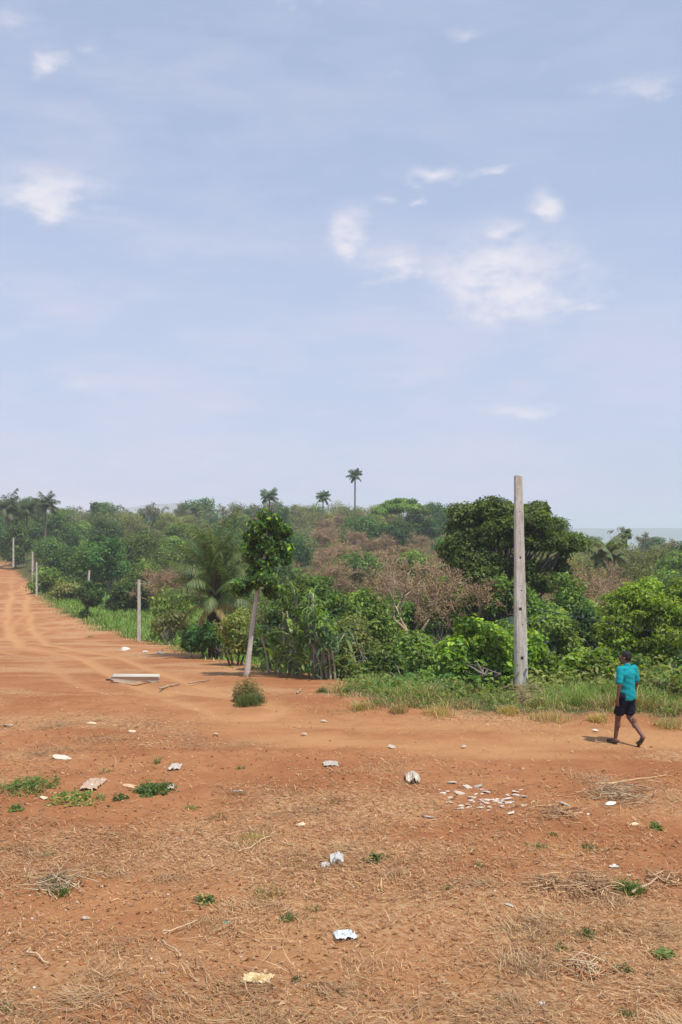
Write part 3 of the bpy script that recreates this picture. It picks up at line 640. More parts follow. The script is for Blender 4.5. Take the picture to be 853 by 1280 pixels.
# ------------------------------------------------------------------ long leaved thicket
def strap(g, rng, base, az, el, L, Wd, droop, col):
    n = 7; t = np.linspace(0, 1, n); e = el-droop*t**1.5; dh = np.array([math.cos(az), math.sin(az), 0])
    st = np.cos(e)[:, None]*dh+np.sin(e)[:, None]*np.array([0, 0, 1.]); pts = base+np.concatenate([[np.zeros(3)], np.cumsum(st[:-1]*L/(n-1), 0)])
    sd = np.cross(dh, [0, 0, 1.]); w_ = Wd*np.sin(np.pi*(.08+.9*t))**.7*.5
    V = np.stack([pts+sd*w_[:, None]+[0, 0, .15]*w_[:, None], pts-sd*w_[:, None]+[0, 0, .15]*w_[:, None], pts], 1).reshape(-1, 3)
    k = np.arange(n-1)*3; Q = np.concatenate([np.stack([k, k+2, k+5, k+3], 1), np.stack([k+2, k+1, k+4, k+5], 1)])
    g.add(V, Q, None, col)
def thicket(label, px, base_py, Y_, stems, seed, Lr=(.4, .75), w_=.07, hr=(1.2, 2.8), spread=.42, big=0, cols=FRESH+MID):
    rng = np.random.default_rng(seed); X_ = (px-CX)*Y_/F; b = np.array([X_, Y_, gz(X_, Y_)])
    root = thing('long_leaved_plant', label, 'plant', b); tg = Geo(); cg = Geo()
    for i in range(stems):
        a = rng.random()*6.28; s = np.array([math.cos(a), math.sin(a), 0])*rng.random()*spread; H = hr[0]+(hr[1]-hr[0])*rng.random()
        tip = s*2.4+[rng.normal()*.2, rng.normal()*.2, H]; pts = bez(s-[0, 0, .1], s*1.1+[0, 0, H*.5], tip, 7)
        tube(tg, pts, np.linspace(.045, .024, 7), 6, np.array((.46, .42, .35))*(.6+.6*rng.random()))
        tips = [tip]
        for j in range(2):
            p0 = pts[3+j]; q = p0+np.array([rng.normal()*.35, rng.normal()*.35, .5+.4*rng.random()]); tube(tg, np.stack([p0, (p0+q)/2+[0, 0, .05], q]), [.02, .016, .012], 5, (.36, .32, .26)); tips.append(q)
        for tq in tips:
            for k in range(9):
                strap(cg, rng, tq-[0, 0, .25*rng.random()], rng.random()*6.28, 1.2-1.3*rng.random(), Lr[0]+(Lr[1]-Lr[0])*rng.random(), w_, 1.2+.8*rng.random(), leafcol(rng, 1, cols)[0])
    for k in range(stems*9):
        strap(cg, rng, np.array([rng.normal()*spread*1.2, rng.normal()*.35-.1, .05+.7*rng.random()]), rng.random()*6.28, 1.3-1.0*rng.random(), .35+.45*rng.random(), .07, 1.0+.9*rng.random(), leafcol(rng, 1, cols+OLIVE)[0])
    for k in range(big):
        strap(cg, rng, np.array([rng.normal()*.4, -.25, .3+1.3*rng.random()]), rng.random()*6.28, 1.2-.7*rng.random(), .9+.5*rng.random(), .17+.08*rng.random(), 1.3+.6*rng.random(), leafcol(rng, 1, [FRESH[0], FRESH[1], MID[3]])[0])
    tg.build('stems', M_BARK, root, smooth=True); cg.build('leaves', M_LEAF, root)
thicket('tall clump of pale stems and long drooping leaves, left of three', 368, 838, 35, 8, 71, hr=(1.8, 3.3), big=12)
thicket('clump of pale stems with long leaves, middle of the thicket', 392, 838, 34, 8, 72, hr=(1.5, 3.0), big=10)
thicket('shorter clump with bluish green strap leaves on the right of the thicket', 415, 838, 33.5, 7, 73, hr=(.9, 2.0), big=9, cols=[(.12, .19, .10), (.09, .16, .07)])
thicket('low clump with a big drooping banana like leaf behind the white trunk', 345, 830, 36, 4, 74, hr=(.8, 1.6), big=8)

# ------------------------------------------------------------------ grass, undergrowth (uncountable)
def blades(g, rng, P0, H, wd, cols, lean=.5, jit=.25):
    n = len(P0); a = rng.random(n)*6.28; d = np.stack([np.cos(a), np.sin(a), np.zeros(n)], 1); H = np.broadcast_to(H, (n,))[:, None]
    sd = np.stack([-np.sin(a), np.cos(a), np.zeros(n)], 1); ln = (lean*(.3+rng.random((n, 1))))*H
    z = np.array([0, 0, 1.]); mid = P0+z*H*.6+d*ln*.35; tip = P0+z*H*(.95-.25*rng.random((n, 1)))+d*ln; w2 = np.broadcast_to(wd, (n,))[:, None]*.5
    V = np.stack([P0-sd*w2, P0+sd*w2, mid+sd*w2*.8, mid-sd*w2*.8, tip], 1).reshape(-1, 3); k = np.arange(n)[:, None]*5
    g.add(V, k+np.array([[0, 1, 2, 3]]), k+np.array([[3, 2, 4]]), np.repeat(leafcol(rng, n, cols, jit), 5, 0))
rng = np.random.default_rng(81)
def pts_in(n, x0, x1, y0, y1): x = x0+(x1-x0)*rng.random(n); y = y0+(y1-y0)*rng.random(n); return x, y
GRN = [(.15, .22, .045), (.19, .26, .055), (.24, .28, .075), (.11, .17, .04)]; YEL = [(.38, .29, .13), (.45, .33, .17), (.30, .25, .10), (.36, .21, .11)]
x, y = pts_in(150000, -1.5, 16, 19, 31); s_ = edge_sd(x, y); tuft = fbm(x*1.1, y*1.1, 4, 91)
dryf = np.clip(1.2-s_*.42+.7*sstep(1.5, 4.5, x)+(fbm(x*.9+7, y*.9, 3, 17)-.5)*1.6, .04, 1)
keep = (s_ > -.35) & (rng.random(len(x)) < np.clip(.08+(s_+.35)*.35, 0, 1)*sstep(.25, .6, tuft)*1.1)
x, y, s_, dryf, tuft = (q[keep] for q in (x, y, s_, dryf, tuft)); P0 = np.stack([x, y, ground(x, y)-.02], 1)
H_ = (.05+.26*np.clip(s_/2.5, 0, 1)+.30*rng.random(len(x))**3)*(.15+1.05*sstep(.35, .75, tuft))
dm = rng.random(len(x)) < dryf*.75
g = Geo(); blades(g, rng, P0[~dm], H_[~dm], .016, GRN, .8); g.build('grass', M_LEAF, kind='stuff')
nb = 16000; bx, by = pts_in(nb, -1, 14, 20.5, 29); bs = edge_sd(bx, by); kb = (bs > .4) & (fbm(bx*1.1+3, by*1.1, 3, 92) > .5); bx, by = bx[kb], by[kb]; nb = len(bx)
g = Geo(); leaves(g, np.stack([bx, by, ground(bx, by)+.04+(.1+.3*sstep(.5, .7, fbm(bx*1.1+3, by*1.1, 3, 92)))*rng.random(nb)], 1), np.array([0, -.2, 1.])+rng.normal(size=(nb, 3))*.5, rng.normal(size=(nb, 3)), .07+.09*rng.random(nb), .04+.04*rng.random(nb), leafcol(rng, nb, FRESH+OLIVE[:2]+MID[:2]))
g.build('low_weeds', M_LEAF, kind='stuff')
g = Geo(); blades(g, rng, P0[dm], H_[dm]*.95, .014, YEL, 1.3); 
# straggling dry grass patches along the verge foot
g.build('dry_grass', M_DRY, kind='stuff')
# left grass strip
x, y = pts_in(90000, -50, -2, 36, 130); s_ = edge_sd(x, y); keep = (s_ > -.6) & (s_ < 17) & (rng.random(len(x)) < .5+.5*sstep(0, 1.5, s_)); x, y, s_ = x[keep], y[keep], s_[keep]
P0 = np.stack([x, y, ground(x, y)-.03], 1); H_ = (.16+.3*np.clip(s_/2, 0, 1))*(.6+.8*rng.random(len(x))); dm = rng.random(len(x)) < np.clip(.75-s_*.35, .04, 1)
g = Geo(); blades(g, rng, P0[~dm], H_[~dm], .07, [(.15, .25, .04), (.19, .31, .05), (.12, .21, .035), (.24, .32, .07)], .8); g.build('grass', M_LEAF, kind='stuff')
g = Geo(); blades(g, rng, P0[dm], H_[dm]*.7, .05, YEL+GRN[2:3], 1.0); g.build('dry_grass', M_DRY, kind='stuff')
# undergrowth: leaf clumps over everything beyond the edge
def undergrowth(n, Y0, Y1, tmax, hmax, L, seed, per=14, smin=1.6):
    rng = np.random.default_rng(seed); Yq = np.exp(np.log(Y0)+(np.log(Y1)-np.log(Y0))*rng.random(n)); Xq = (rng.random(n)*2-1)*tmax*Yq
    s = edge_sd(Xq, Yq); ex = (Xq > -33) & (Xq < -6.5) & (Yq > 55) & (Yq < 112) & (s < 15)
    k = (s > smin) & ~ex; Xq, Yq, s = Xq[k], Yq[k], s[k]; n = len(Xq)
    hh = fbm(Xq/3, Yq/3, 3, seed+3)*hmax*np.clip(s/4, .15, 1); sc = L*(1+Yq/80.)
    rad = (.35+.5*rng.random(n))*(.5+Yq/90)
    d = rdir(rng, n*per).reshape(n, per, 3); c = np.stack([Xq, Yq, ground(Xq, Yq)+hh*rng.random(n)], 1)
    p = c[:, None]+d*rad[:, None, None]*np.array([1, 1, .6]); nr = d*.6+rng.normal(size=d.shape)*.5+[0, 0, .6]; dr = rng.normal(size=d.shape)
    br = np.array([brownness(a/b, b) for a, b in zip(Xq, Yq)]); tone = fbm(Xq/7, Yq/7, 2, seed+9)
    ca = np.where((tone < .45)[:, None], DARK[1], np.where((tone < .58)[:, None], MID[1], OLIVE[1])); isb = rng.random(n) < br*.45
    ca = np.where(isb[:, None], BROWN[0], ca)*(.7+.6*rng.random((n, 1)))
    g = Geo(); leaves(g, p.reshape(-1, 3), nr.reshape(-1, 3), dr.reshape(-1, 3), np.repeat(sc, per)*(.6+.8*rng.random(n*per)), np.repeat(sc, per)*.55, np.repeat(ca, per, 0)*(.8+.4*rng.random((n*per, 1))))
    g.build('undergrowth', M_LEAF, kind='stuff')
undergrowth(3600, 25, 60, .48, 1.1, .13, 101)
undergrowth(6500, 45, 130, .46, 1.2, .15, 102, smin=3)
undergrowth(6500, 100, 420, .46, 1.6, .16, 103, smin=4)

# ------------------------------------------------------------------ ground litter (uncountable)
def straws(n, Y0, Y1, Lr, wd, seed, cols, thr=.45, lift=.012, xpad=1.5):
    rng = np.random.default_rng(seed); Yq = np.exp(np.log(Y0)+(np.log(Y1)-np.log(Y0))*rng.random(n)); Xq = (rng.random(n)*2-1)*(.37*Yq+xpad)
    dens = .10+.90*sstep(thr-.03, thr+.12, fbm(Xq/3.1+5, Yq/2.1, 4, 51)*.55+fbm(Xq*1.3, Yq*1.3, 3, seed)*.45)
    wr = np.exp(-(np.abs(pl_dist(Xq, Yq, TRK))/1.6)**4); k = (rng.random(n) < dens*(1-.55*wr)) & (edge_sd(Xq, Yq) < .6); Xq, Yq = Xq[k], Yq[k]; n = len(Xq)
    a = rng.random(n)*6.28; L = Lr[0]+(Lr[1]-Lr[0])*rng.random(n)**2; cv = rng.normal(size=n)*.32; m = 4
    t = np.linspace(-.5, .5, m)[None]; aa = a[:, None]+cv[:, None]*t*2
    x = Xq[:, None]+np.cumsum(np.cos(aa), 1)*L[:, None]/m; y = Yq[:, None]+np.cumsum(np.sin(aa), 1)*L[:, None]/m
    ang = (rng.random((n, 1))**3)*.5
    z = ground(x, y)+(fbm(x*3.5, y*3.5, 4, 13)-.5)*.07+lift+.02*rng.random((n, 1))+ang*(t+.5)*L[:, None]*.8
    nx, ny = -np.sin(aa), np.cos(aa); w_ = (wd*(.6+.8*rng.random((n, 1))))*np.array([[.5, 1, 1, .3]])*.5
    A = np.stack([x+nx*w_, y+ny*w_, z], -1); B = np.stack([x-nx*w_, y-ny*w_, z+.4*w_], -1)
    V = np.stack([A, B], 2).reshape(-1, 3); base = np.arange(n)[:, None, None]*(2*m)+np.arange(m-1)[None, :, None]*2
    Q = (base+np.array([0, 1, 3, 2])).reshape(-1, 4)
    g = Geo(); g.add(V, Q, None, np.repeat(leafcol(rng, n, cols, .3), 2*m, 0)); return g
STR = [(.46, .30, .155), (.38, .23, .115), (.50, .36, .21), (.36, .20, .10), (.32, .17, .085), (.24, .13, .07)]
straws(95000, 5, 13, (.025, .14), .005, 201, STR).build('straw_litter', M_DRY, kind='stuff')
straws(80000, 11, 27, (.03, .18), .008, 202, STR).build('straw_litter', M_DRY, kind='stuff')
straws(1300, 5.5, 20, (.18, .45), .008, 203, STR[:3], lift=.03).build('dry_stalks', M_DRY, kind='stuff')
def straw_mats(n, Y0, Y1, seed, per, wd):
    rng = np.random.default_rng(seed); cy = np.exp(np.log(Y0)+(np.log(Y1)-np.log(Y0))*rng.random(n)); cx = (rng.random(n)*2-1)*(.37*cy+1)
    k = (fbm(cx/3.1+5, cy/2.1, 4, 51) > .46) & (edge_sd(cx, cy) < -.6) & (np.abs(pl_dist(cx, cy, TRK)) > 1.7); cx, cy = cx[k], cy[k]; n = len(cx)
    R = .12+.38*rng.random(n)**1.5; th = rng.random(n)*6.28; N = n*per; I = np.repeat(np.arange(n), per)
    x0 = cx[I]+rng.normal(size=N)*R[I]; y0 = cy[I]+rng.normal(size=N)*R[I]*.8; a = th[I]+rng.normal(size=N)*.55; L = .08+.2*rng.random(N)**1.5; m = 4; t = np.linspace(-.5, .5, m)[None]
    aa = a[:, None]+(rng.normal(size=N)*.4)[:, None]*t*2; x = x0[:, None]+np.cumsum(np.cos(aa), 1)*L[:, None]/m; y = y0[:, None]+np.cumsum(np.sin(aa), 1)*L[:, None]/m
    z = ground(x, y)+(fbm(x*3.5, y*3.5, 4, 13)-.5)*.07+.012+.05*rng.random((N, 1))**2*np.exp(-((x0-cx[I])**2+(y0-cy[I])**2)/R[I]**2)[:, None]+(rng.random((N, 1))**3)*.4*(t+.5)*L[:, None]
    w_ = wd*(.6+.8*rng.random((N, 1)))*np.array([[.6, 1, 1, .3]])*.5; nx, ny = -np.sin(aa), np.cos(aa)
    V = np.stack([np.stack([x+nx*w_, y+ny*w_, z], -1), np.stack([x-nx*w_, y-ny*w_, z+.4*w_], -1)], 2).reshape(-1, 3); base = np.arange(N)[:, None, None]*(2*m)+np.arange(m-1)[None, :, None]*2
    tone = (.7+.55*rng.random(n))[I][:, None]
    g = Geo(); g.add(V, (base+np.array([0, 1, 3, 2])).reshape(-1, 4), None, np.repeat(leafcol(rng, N, [(.52, .37, .20), (.44, .29, .14), (.58, .43, .25), (.36, .22, .11)], .2)*tone, 2*m, 0)); g.build('straw_mat', M_DRY, kind='stuff')
straw_mats(330, 6, 22, 231, 130, .0055)
def chips(n, Y0, Y1, smin, smax, seed, cols, flat=.5):
    rng = np.random.default_rng(seed); Yq = np.exp(np.log(Y0)+(np.log(Y1)-np.log(Y0))*rng.random(n)); Xq = (rng.random(n)*2-1)*(.37*Yq+1.5)
    wr = np.exp(-(np.abs(pl_dist(Xq, Yq, TRK))/1.5)**4); k = (edge_sd(Xq, Yq) < .2) & (rng.random(n) > wr*.93); Xq, Yq = Xq[k], Yq[k]; n = len(Xq)
    z = ground(Xq, Yq)+(fbm(Xq*3.5, Yq*3.5, 4, 13)-.5)*.07
    s = (smin+(smax-smin)*rng.random(n)**3); base = np.array([(1, 0, 0), (.3, .95, 0), (-.8, .6, 0), (-.8, -.6, 0), (.3, -.95, 0), (0, 0, 1.), (0, 0, -.6)])
    V = base[None]*(1+.5*(rng.random((n, 7, 1))-.5)); a = rng.random(n)*6.28; c, si = np.cos(a)[:, None], np.sin(a)[:, None]
    x = V[..., 0]*c-V[..., 1]*si; y = V[..., 0]*si+V[..., 1]*c
    V = np.stack([x, y*(.6+.4*rng.random((n, 1))), V[..., 2]*flat], -1)*s[:, None, None]+np.stack([Xq, Yq, z-.002], 1)[:, None]
    T = np.array([[i, (i+1) % 5, 5] for i in range(5)]+[[(i+1) % 5, i, 6] for i in range(5)])
    g = Geo(); g.add(V.reshape(-1, 3), None, (np.arange(n)[:, None, None]*7+T).reshape(-1, 3), np.repeat(leafcol(rng, n, cols, .25), 7, 0)); return g
chips(6000, 5, 40, .003, .026, 211, [(.38, .17, .075), (.43, .21, .10), (.32, .135, .06), (.46, .27, .15)]).build('clods', M_STONE, kind='stuff')
chips(2600, 6, 50, .005, .028, 212, [(.62, .52, .42), (.70, .62, .54), (.55, .42, .32)], .3).build('pale_grit', M_STONE, kind='stuff')
rng = np.random.default_rng(220); n = 9000; Yq = np.exp(np.log(5.)+1.5*rng.random(n)); Xq = (rng.random(n)*2-1)*(.37*Yq+1.5)
k = (fbm(Xq/2, Yq/2, 3, 71)+.3*rng.random(n) > .56) & (edge_sd(Xq, Yq) < .3) & ((np.abs(pl_dist(Xq, Yq, TRK)) > 1.8) | (rng.random(n) < .1)); Xq, Yq = Xq[k], Yq[k]; n = len(Xq)
g = Geo(); leaves(g, np.stack([Xq, Yq, ground(Xq, Yq)+(fbm(Xq*3.5, Yq*3.5, 4, 13)-.5)*.07+.012], 1), np.array([0, 0, 1.])+rng.normal(size=(n, 3))*.35, rng.normal(size=(n, 3)), .03+.06*rng.random(n)**2, .02+.03*rng.random(n), leafcol(rng, n, [(.42, .25, .13), (.52, .36, .22), (.40, .21, .10), (.34, .175, .09)]), .3)
g.build('dead_leaf_litter', M_DRY, kind='stuff')

# ------------------------------------------------------------------ poles
def mat_pole():
    m, k, b, o = newmat('weathered_concrete'); v = k.n('ShaderNodeTexCoord').outputs['Object']
    mpn = k.n('ShaderNodeMapping'); k.set(mpn.inputs[0], v); mpn.inputs['Scale'].default_value = (6, 6, .8)
    st = k.noise(mpn.outputs[0], 2.2, 6, .65); n = k.noise(v, 9, 6, .7); f = k.noise(v, 60, 3, .6)
    c = k.mix(k.ramp(st, .38, .62), (.56, .52, .46), (.38, .345, .30)); c = k.mix(k.m('MULTIPLY', k.ramp(n, .54, .66), .7), c, (.24, .20, .165)); c = k.mix(k.m('MULTIPLY', k.ramp(f, .6, .75), .4), c, (.55, .5, .44))
    k.set(b.inputs['Base Color'], c); b.inputs['Roughness'].default_value = .9
    bp = k.n('ShaderNodeBump'); bp.inputs['Strength'].default_value = .5; bp.inputs['Distance'].default_value = .01; k.set(bp.inputs['Height'], k.m('ADD', n, f)); m.node_tree.links.new(bp.outputs[0], b.inputs['Normal'])
    return m
M_CONC = mat_pole()
def baked(o):
    dg = bpy.context.evaluated_depsgraph_get(); me = bpy.data.meshes.new_from_object(o.evaluated_get(dg), depsgraph=dg)
    return me
def pole(label, base, H, wb, wt_, lean=(0, 0), holes=(), group='bare concrete utility poles', depth=.8, rz=0.1):
    bm = bmesh.new(); n = 9; rings = []; rr = random.Random(int(H*100))
    for i in range(n):
        t = i/(n-1); w2 = (wb+(wt_-wb)*t)/2; d2 = w2*depth; c = .22*w2; z = -.3+(H+.3)*t
        pts = [(-w2+c, -d2), (w2-c, -d2), (w2, -d2+c), (w2, d2-c), (w2-c, d2), (-w2+c, d2), (-w2, d2-c), (-w2, -d2+c)]
        rings.append([bm.verts.new((x+lean[0]*t+rr.uniform(-.004, .004), y+lean[1]*t, z+(rr.uniform(-.015, .015) if i == n-1 else 0))) for x, y in pts])
    for a, b in zip(rings[:-1], rings[1:]):
        for j in range(8): bm.faces.new((a[j], a[(j+1) % 8], b[(j+1) % 8], b[j]))
    bm.faces.new(rings[-1]); bm.faces.new(rings[0][::-1])
    me = bpy.data.meshes.new('utility_pole'); bm.to_mesh(me); bm.free(); me.materials.append(M_CONC)
    o = bpy.data.objects.new('utility_pole', me); COL.objects.link(o); o.location = base; o.rotation_euler = (0, 0, rz); tag(o, label, 'pole', group)
    if holes:
        cb = bmesh.new()
        for (h, s, dx) in holes: bmesh.ops.create_cube(cb, size=1, matrix=Matrix.Translation((lean[0]*h/H+dx, 0, h)) @ Matrix.Diagonal((s, 2, s*1.15, 1)))
        cm = bpy.data.meshes.new('cut'); cb.to_mesh(cm); cb.free(); co = bpy.data.objects.new('cut', cm); COL.objects.link(co); co.location = base; co.rotation_euler = o.rotation_euler
        md = o.modifiers.new('holes', 'BOOLEAN'); md.object = co; md.operation = 'DIFFERENCE'; md.solver = 'EXACT'
        bpy.context.view_layer.update(); me2 = baked(o); o.modifiers.clear(); o.data = me2; me2.name = 'utility_pole'
        bpy.data.objects.remove(co); bpy.data.meshes.remove(cm)
    return o
b = G(652, 867); m = b[1]/F
PB = b.copy()
POLEH = (867-595)*m
pole('tall pale bare concrete pole with bolt holes beside the walking man', b, POLEH, 17*m, 9.5*m, (-4*m, 0), [((867-697)*m, .045, 0), ((867-738)*m, .03, .02), ((867-761)*m, .07, -.02), ((867-822)*m, .075, 0), ((867-640)*m, .025, .01), ((867-780)*m, .03, .03), ((867-665)*m, .02, -.02)], rz=.06)
for (px, base, top, wpx, lb, ln) in [(174, 802, 725, 4.6, 'pale concrete pole standing in the grass left of the palm', 0),
        (46, 746, 703, 2.4, 'thin far pole nearest the edge of the dirt track, right of a pair', 0), (41, 728, 690, 2.4, 'thin far pole partly behind bushes, left of a pair', 0), (17, 706, 672, 2.2, 'farthest thin pole at the left edge of the photo', 0)]:
    if px == 41: Yq = 128.; b = np.array([(px-CX)*Yq/F, Yq, CAMZ+(HOR-base)*Yq/F])
    elif px == 17: Yq = 165.; b = np.array([(px-CX)*Yq/F, Yq, CAMZ+(HOR-base)*Yq/F])
    else: b = G(px, base)
    m = b[1]/F; pole(lb, b, (base-top)*m, wpx*m, wpx*.72*m, (ln*m, 0))
Yq = 86.; pole('broken stub of a leaning pole poking out of a slender tree', P(108, 760, Yq), 47*Yq/F, 2.8*Yq/F, 2.2*Yq/F, (4*Yq/F, 0))
Yq = 60.; pole('thin pale post standing in the bushes right of the brown tree', P(533, 800, Yq), 56*Yq/F, 2.6*Yq/F, 2*Yq/F, (0, 0))
# cable tied to the pole
g = Geo(); A = PB+np.array([.09, .02, (867-758)*PB[1]/F]); B = np.array([PB[0]+6.2, PB[1]+1.2, A[2]-1.15]); C = (A+B)/2-[0, 0, .10]
pts = bez(A, C, B, 24); tube(g, pts, .011, 6, (.03, .03, .03)); 
tube(g, bez(A+[-.2, .02, 0], A+[-.1, -.16, .01], A, 8), .012, 6, (.03, .03, .03))
tag(g.build('power_cable', M_RUBBER), 'thin sagging black cable running right from the tall pole', 'cable')

# ------------------------------------------------------------------ person
def cap_geo(a, b, ra, rb, n=14, m=7):
    a = np.asarray(a, float); b = np.asarray(b, float); d = b-a; L = np.linalg.norm(d); t = d/L
    prof = [(-ra*math.cos(x), ra*math.sin(x)) for x in np.linspace(0, math.pi/2, m)]+[(L+rb*math.sin(x), rb*math.cos(x)) for x in np.linspace(0, math.pi/2, m)]
    prof[0] = (prof[0][0], 1e-4); prof[-1] = (prof[-1][0], 1e-4)
    g = Geo(); pts = np.array([a+t*p[0] for p in prof]); rad = [p[1] for p in prof]
    ref = np.array([1., 0, 0]) if abs(t[0]) < .8 else np.array([0, 1., 0]); u = norm(np.cross(t, ref)); v = np.cross(t, u); an = np.linspace(0, 2*np.pi, n, endpoint=False)
    V = (pts[:, None]+np.array(rad)[:, None, None]*(np.cos(an)[None, :, None]*u+np.sin(an)[None, :, None]*v)).reshape(-1, 3)
    k = len(prof); i = np.arange(k-1)[:, None]*n; j = np.arange(n)[None]; j2 = (j+1) % n
    return V, np.stack([i+j, i+j2, i+n+j2, i+n+j], -1).reshape(-1, 4)
def ellip(c, r, rot=0):
    V, Q = cap_geo((0, 0, -1e-3), (0, 0, 1e-3), 1, 1, 20, 9); V = V*np.array(r); ca, sa = math.cos(rot), math.sin(rot)
    V = np.stack([V[:, 0]*ca-V[:, 1]*sa, V[:, 0]*sa+V[:, 1]*ca, V[:, 2]], 1); return V+np.asarray(c), Q
def fused(name, parts, mat, parent, col, voxel=.008, smooth=4, wrinkle=0, **tags):
    g = Geo()
    for V, Q in parts: g.add(V, Q)
    o = g.build(name, mat, None); md = o.modifiers.new('r', 'REMESH'); md.mode = 'VOXEL'; md.voxel_size = voxel
    sm = o.modifiers.new('s', 'SMOOTH'); sm.iterations = smooth; sm.factor = .5
    bpy.context.view_layer.update(); me = baked(o); o.modifiers.clear(); o.data = me
    n = len(me.vertices); co = np.empty(n*3, np.float32); me.vertices.foreach_get('co', co); co = co.reshape(-1, 3).astype(float)
    if wrinkle:
        no = np.empty(n*3, np.float32); me.vertices.foreach_get('normal', no); no = no.reshape(-1, 3)
        w_ = np.sin(co[:, 2]*55+co[:, 0]*30+4*fbm(co[:, 0]*9+3, co[:, 2]*9, 3, 7))*.5+fbm(co[:, 0]*14+co[:, 1]*9, co[:, 2]*8, 3, 3)*2-1
        co = co+no*w_[:, None]*wrinkle; me.vertices.foreach_set('co', co.astype(np.float32).ravel())
    at = me.attributes.get('col') or me.attributes.new('col', 'FLOAT_COLOR', 'POINT')
    at.data.foreach_set('color', np.tile([*col, 1.0], n).astype(np.float32))
    me.polygons.foreach_set('use_smooth', np.ones(len(me.polygons), bool)); me.materials.clear(); me.materials.append(mat); me.update(); me.name = name
    if parent: o.parent = parent
    for k, v in tags.items(): o[k] = v
    return o
def person():
    b = G(784, 931)
    o_par = None
    lh, lk, la = (-.09, .0, .9), (-.095, .13, .50), (-.10, .19, .095)
    rh, rk, ra = (.09, 0, .9), (.095, .03, .50), (.10, -.27, .20)
    ls, le, lw = (-.185, 0, 1.405), (-.245, -.045, 1.13), (-.26, -.01, .88)
    rs, re, rw = (.185, 0, 1.405), (.245, -.02, 1.13), (.255, .10, .89)
    Pts = [cap_geo((0, 0, .95), (0, 0, 1.30), .12, .13), ellip((0, .01, 1.30), (.165, .105, .16)), ellip((0, 0, .93), (.15, .105, .12)), ellip((0, -.005, 1.41), (.17, .075, .055)),
           cap_geo((0, -.01, 1.42), (-.005, .015, 1.54), .058, .052)]
    for h, k, a in ((lh, lk, la), (rh, rk, ra)):
        h, k, a = map(np.array, (h, k, a)); Pts += [cap_geo(h, k, .088, .057), cap_geo(k, a, .055, .036)]; c = k*.68+a*.32; c = c+np.array([0, -.018, -.0]); Pts += [ellip(c, (.045, .048, .10))]
    # feet: planted one flat, trailing one on its toes
    Pts += [cap_geo((-.10, .17, .06), (-.11, .36, .045), .036, .026), ellip((-.11, .34, .045), (.045, .07, .022)), ellip((-.10, .155, .055), (.032, .04, .038))]
    Pts += [cap_geo((.10, -.275, .17), (.11, -.20, .05), .034, .026), ellip((.11, -.175, .04), (.042, .06, .028)), ellip((.10, -.295, .165), (.032, .035, .04))]
    for s, e, w_ in ((ls, le, lw), (rs, re, rw)): Pts += [cap_geo(s, e, .052, .040), cap_geo(e, w_, .040, .026)]
    for sgn, w_, f in ((-1, np.array(lw), .10), (1, np.array(rw), .35)):
        d = np.array([-.0*sgn, f, -1.]); d /= np.linalg.norm(d); side = np.array([0, 1, f]); side = side/np.linalg.norm(side)     # palm faces the thigh, thumb forward
        inn = np.array([-sgn, 0, 0.]); pc = w_+d*.05
        Pts += [cap_geo(w_, w_+d*.035, .026, .024)]
        for q in (-.026, -.009, .009, .026): Pts += [cap_geo(w_+d*.02+side*q*.6, w_+d*.088+side*q, .014, .0125, 8, 4)]
        for q, L in ((-.030, .058), (-.010, .072), (.010, .078), (.030, .068)):
            p0 = w_+d*.088+side*q; p1 = p0+d*L*.5+inn*.006; p2 = p1+d*L*.36+inn*.020; Pts += [cap_geo(p0, p1, .0095, .0085, 8, 4), cap_geo(p1, p2, .0085, .0070, 8, 4)]
        p0 = w_+d*.035+side*.028; p1 = p0+d*.035+side*.030+inn*.006; p2 = p1+d*.034+side*.008+inn*.006; Pts += [cap_geo(p0, p1, .0115, .010, 8, 4), cap_geo(p1, p2, .010, .0082, 8, 4)]
    hr = math.radians(28); ch, sh = math.cos(hr), math.sin(hr); HC = np.array([-.005, .03, 1.615])
    def hd(x, y, z): return HC+np.array([x*ch-y*sh, x*sh+y*ch, z])
    Pts += [ellip(hd(0, -.005, .02), (.076, .095, .088), hr), ellip(hd(0, .03, -.055), (.058, .062, .055), hr), ellip(hd(0, .062, -.085), (.030, .026, .022), hr),
            cap_geo(hd(0, .088, .01), hd(0, .112, -.028), .010, .014, 8, 4), ellip(hd(0, .092, -.060), (.024, .010, .008), hr), ellip(hd(0, .086, .028), (.055, .014, .012), hr),
            ellip(hd(-.078, -.0, -.01), (.010, .018, .030), hr), ellip(hd(.078, -.0, -.01), (.010, .018, .030), hr)]
    body = fused('person', Pts, M_SKIN, None, (.16, .075, .048), .0055, 3)
    body.location = b; body.rotation_euler = (0, 0, math.radians(32)); body.scale = (1.0, 1.0, 1.0)
    tag(body, 'person in turquoise t shirt and dark shorts walking away to the left, beside the verge', 'person')
    # eyes
    for s in (-1, 1):
        g = Geo(); V, Q = ellip(hd(s*.031, .088, .006), (.011, .008, .008), hr); g.add(V, Q, None, (.75, .72, .68)); e = g.build('eye', M_SKIN, body, smooth=True)
        g = Geo(); V, Q = ellip(hd(s*.031, .0945, .006), (.005, .003, .005), hr); g.add(V, Q, None, (.01, .008, .006)); g.build('pupil', M_SKIN, e, smooth=True)
    fused('hair', [ellip(hd(0, -.018, .042), (.084, .098, .082), hr), ellip(hd(0, -.045, .0), (.080, .068, .075), hr)], M_HAIR, body, (.012, .011, .013), .006, 2, .002)
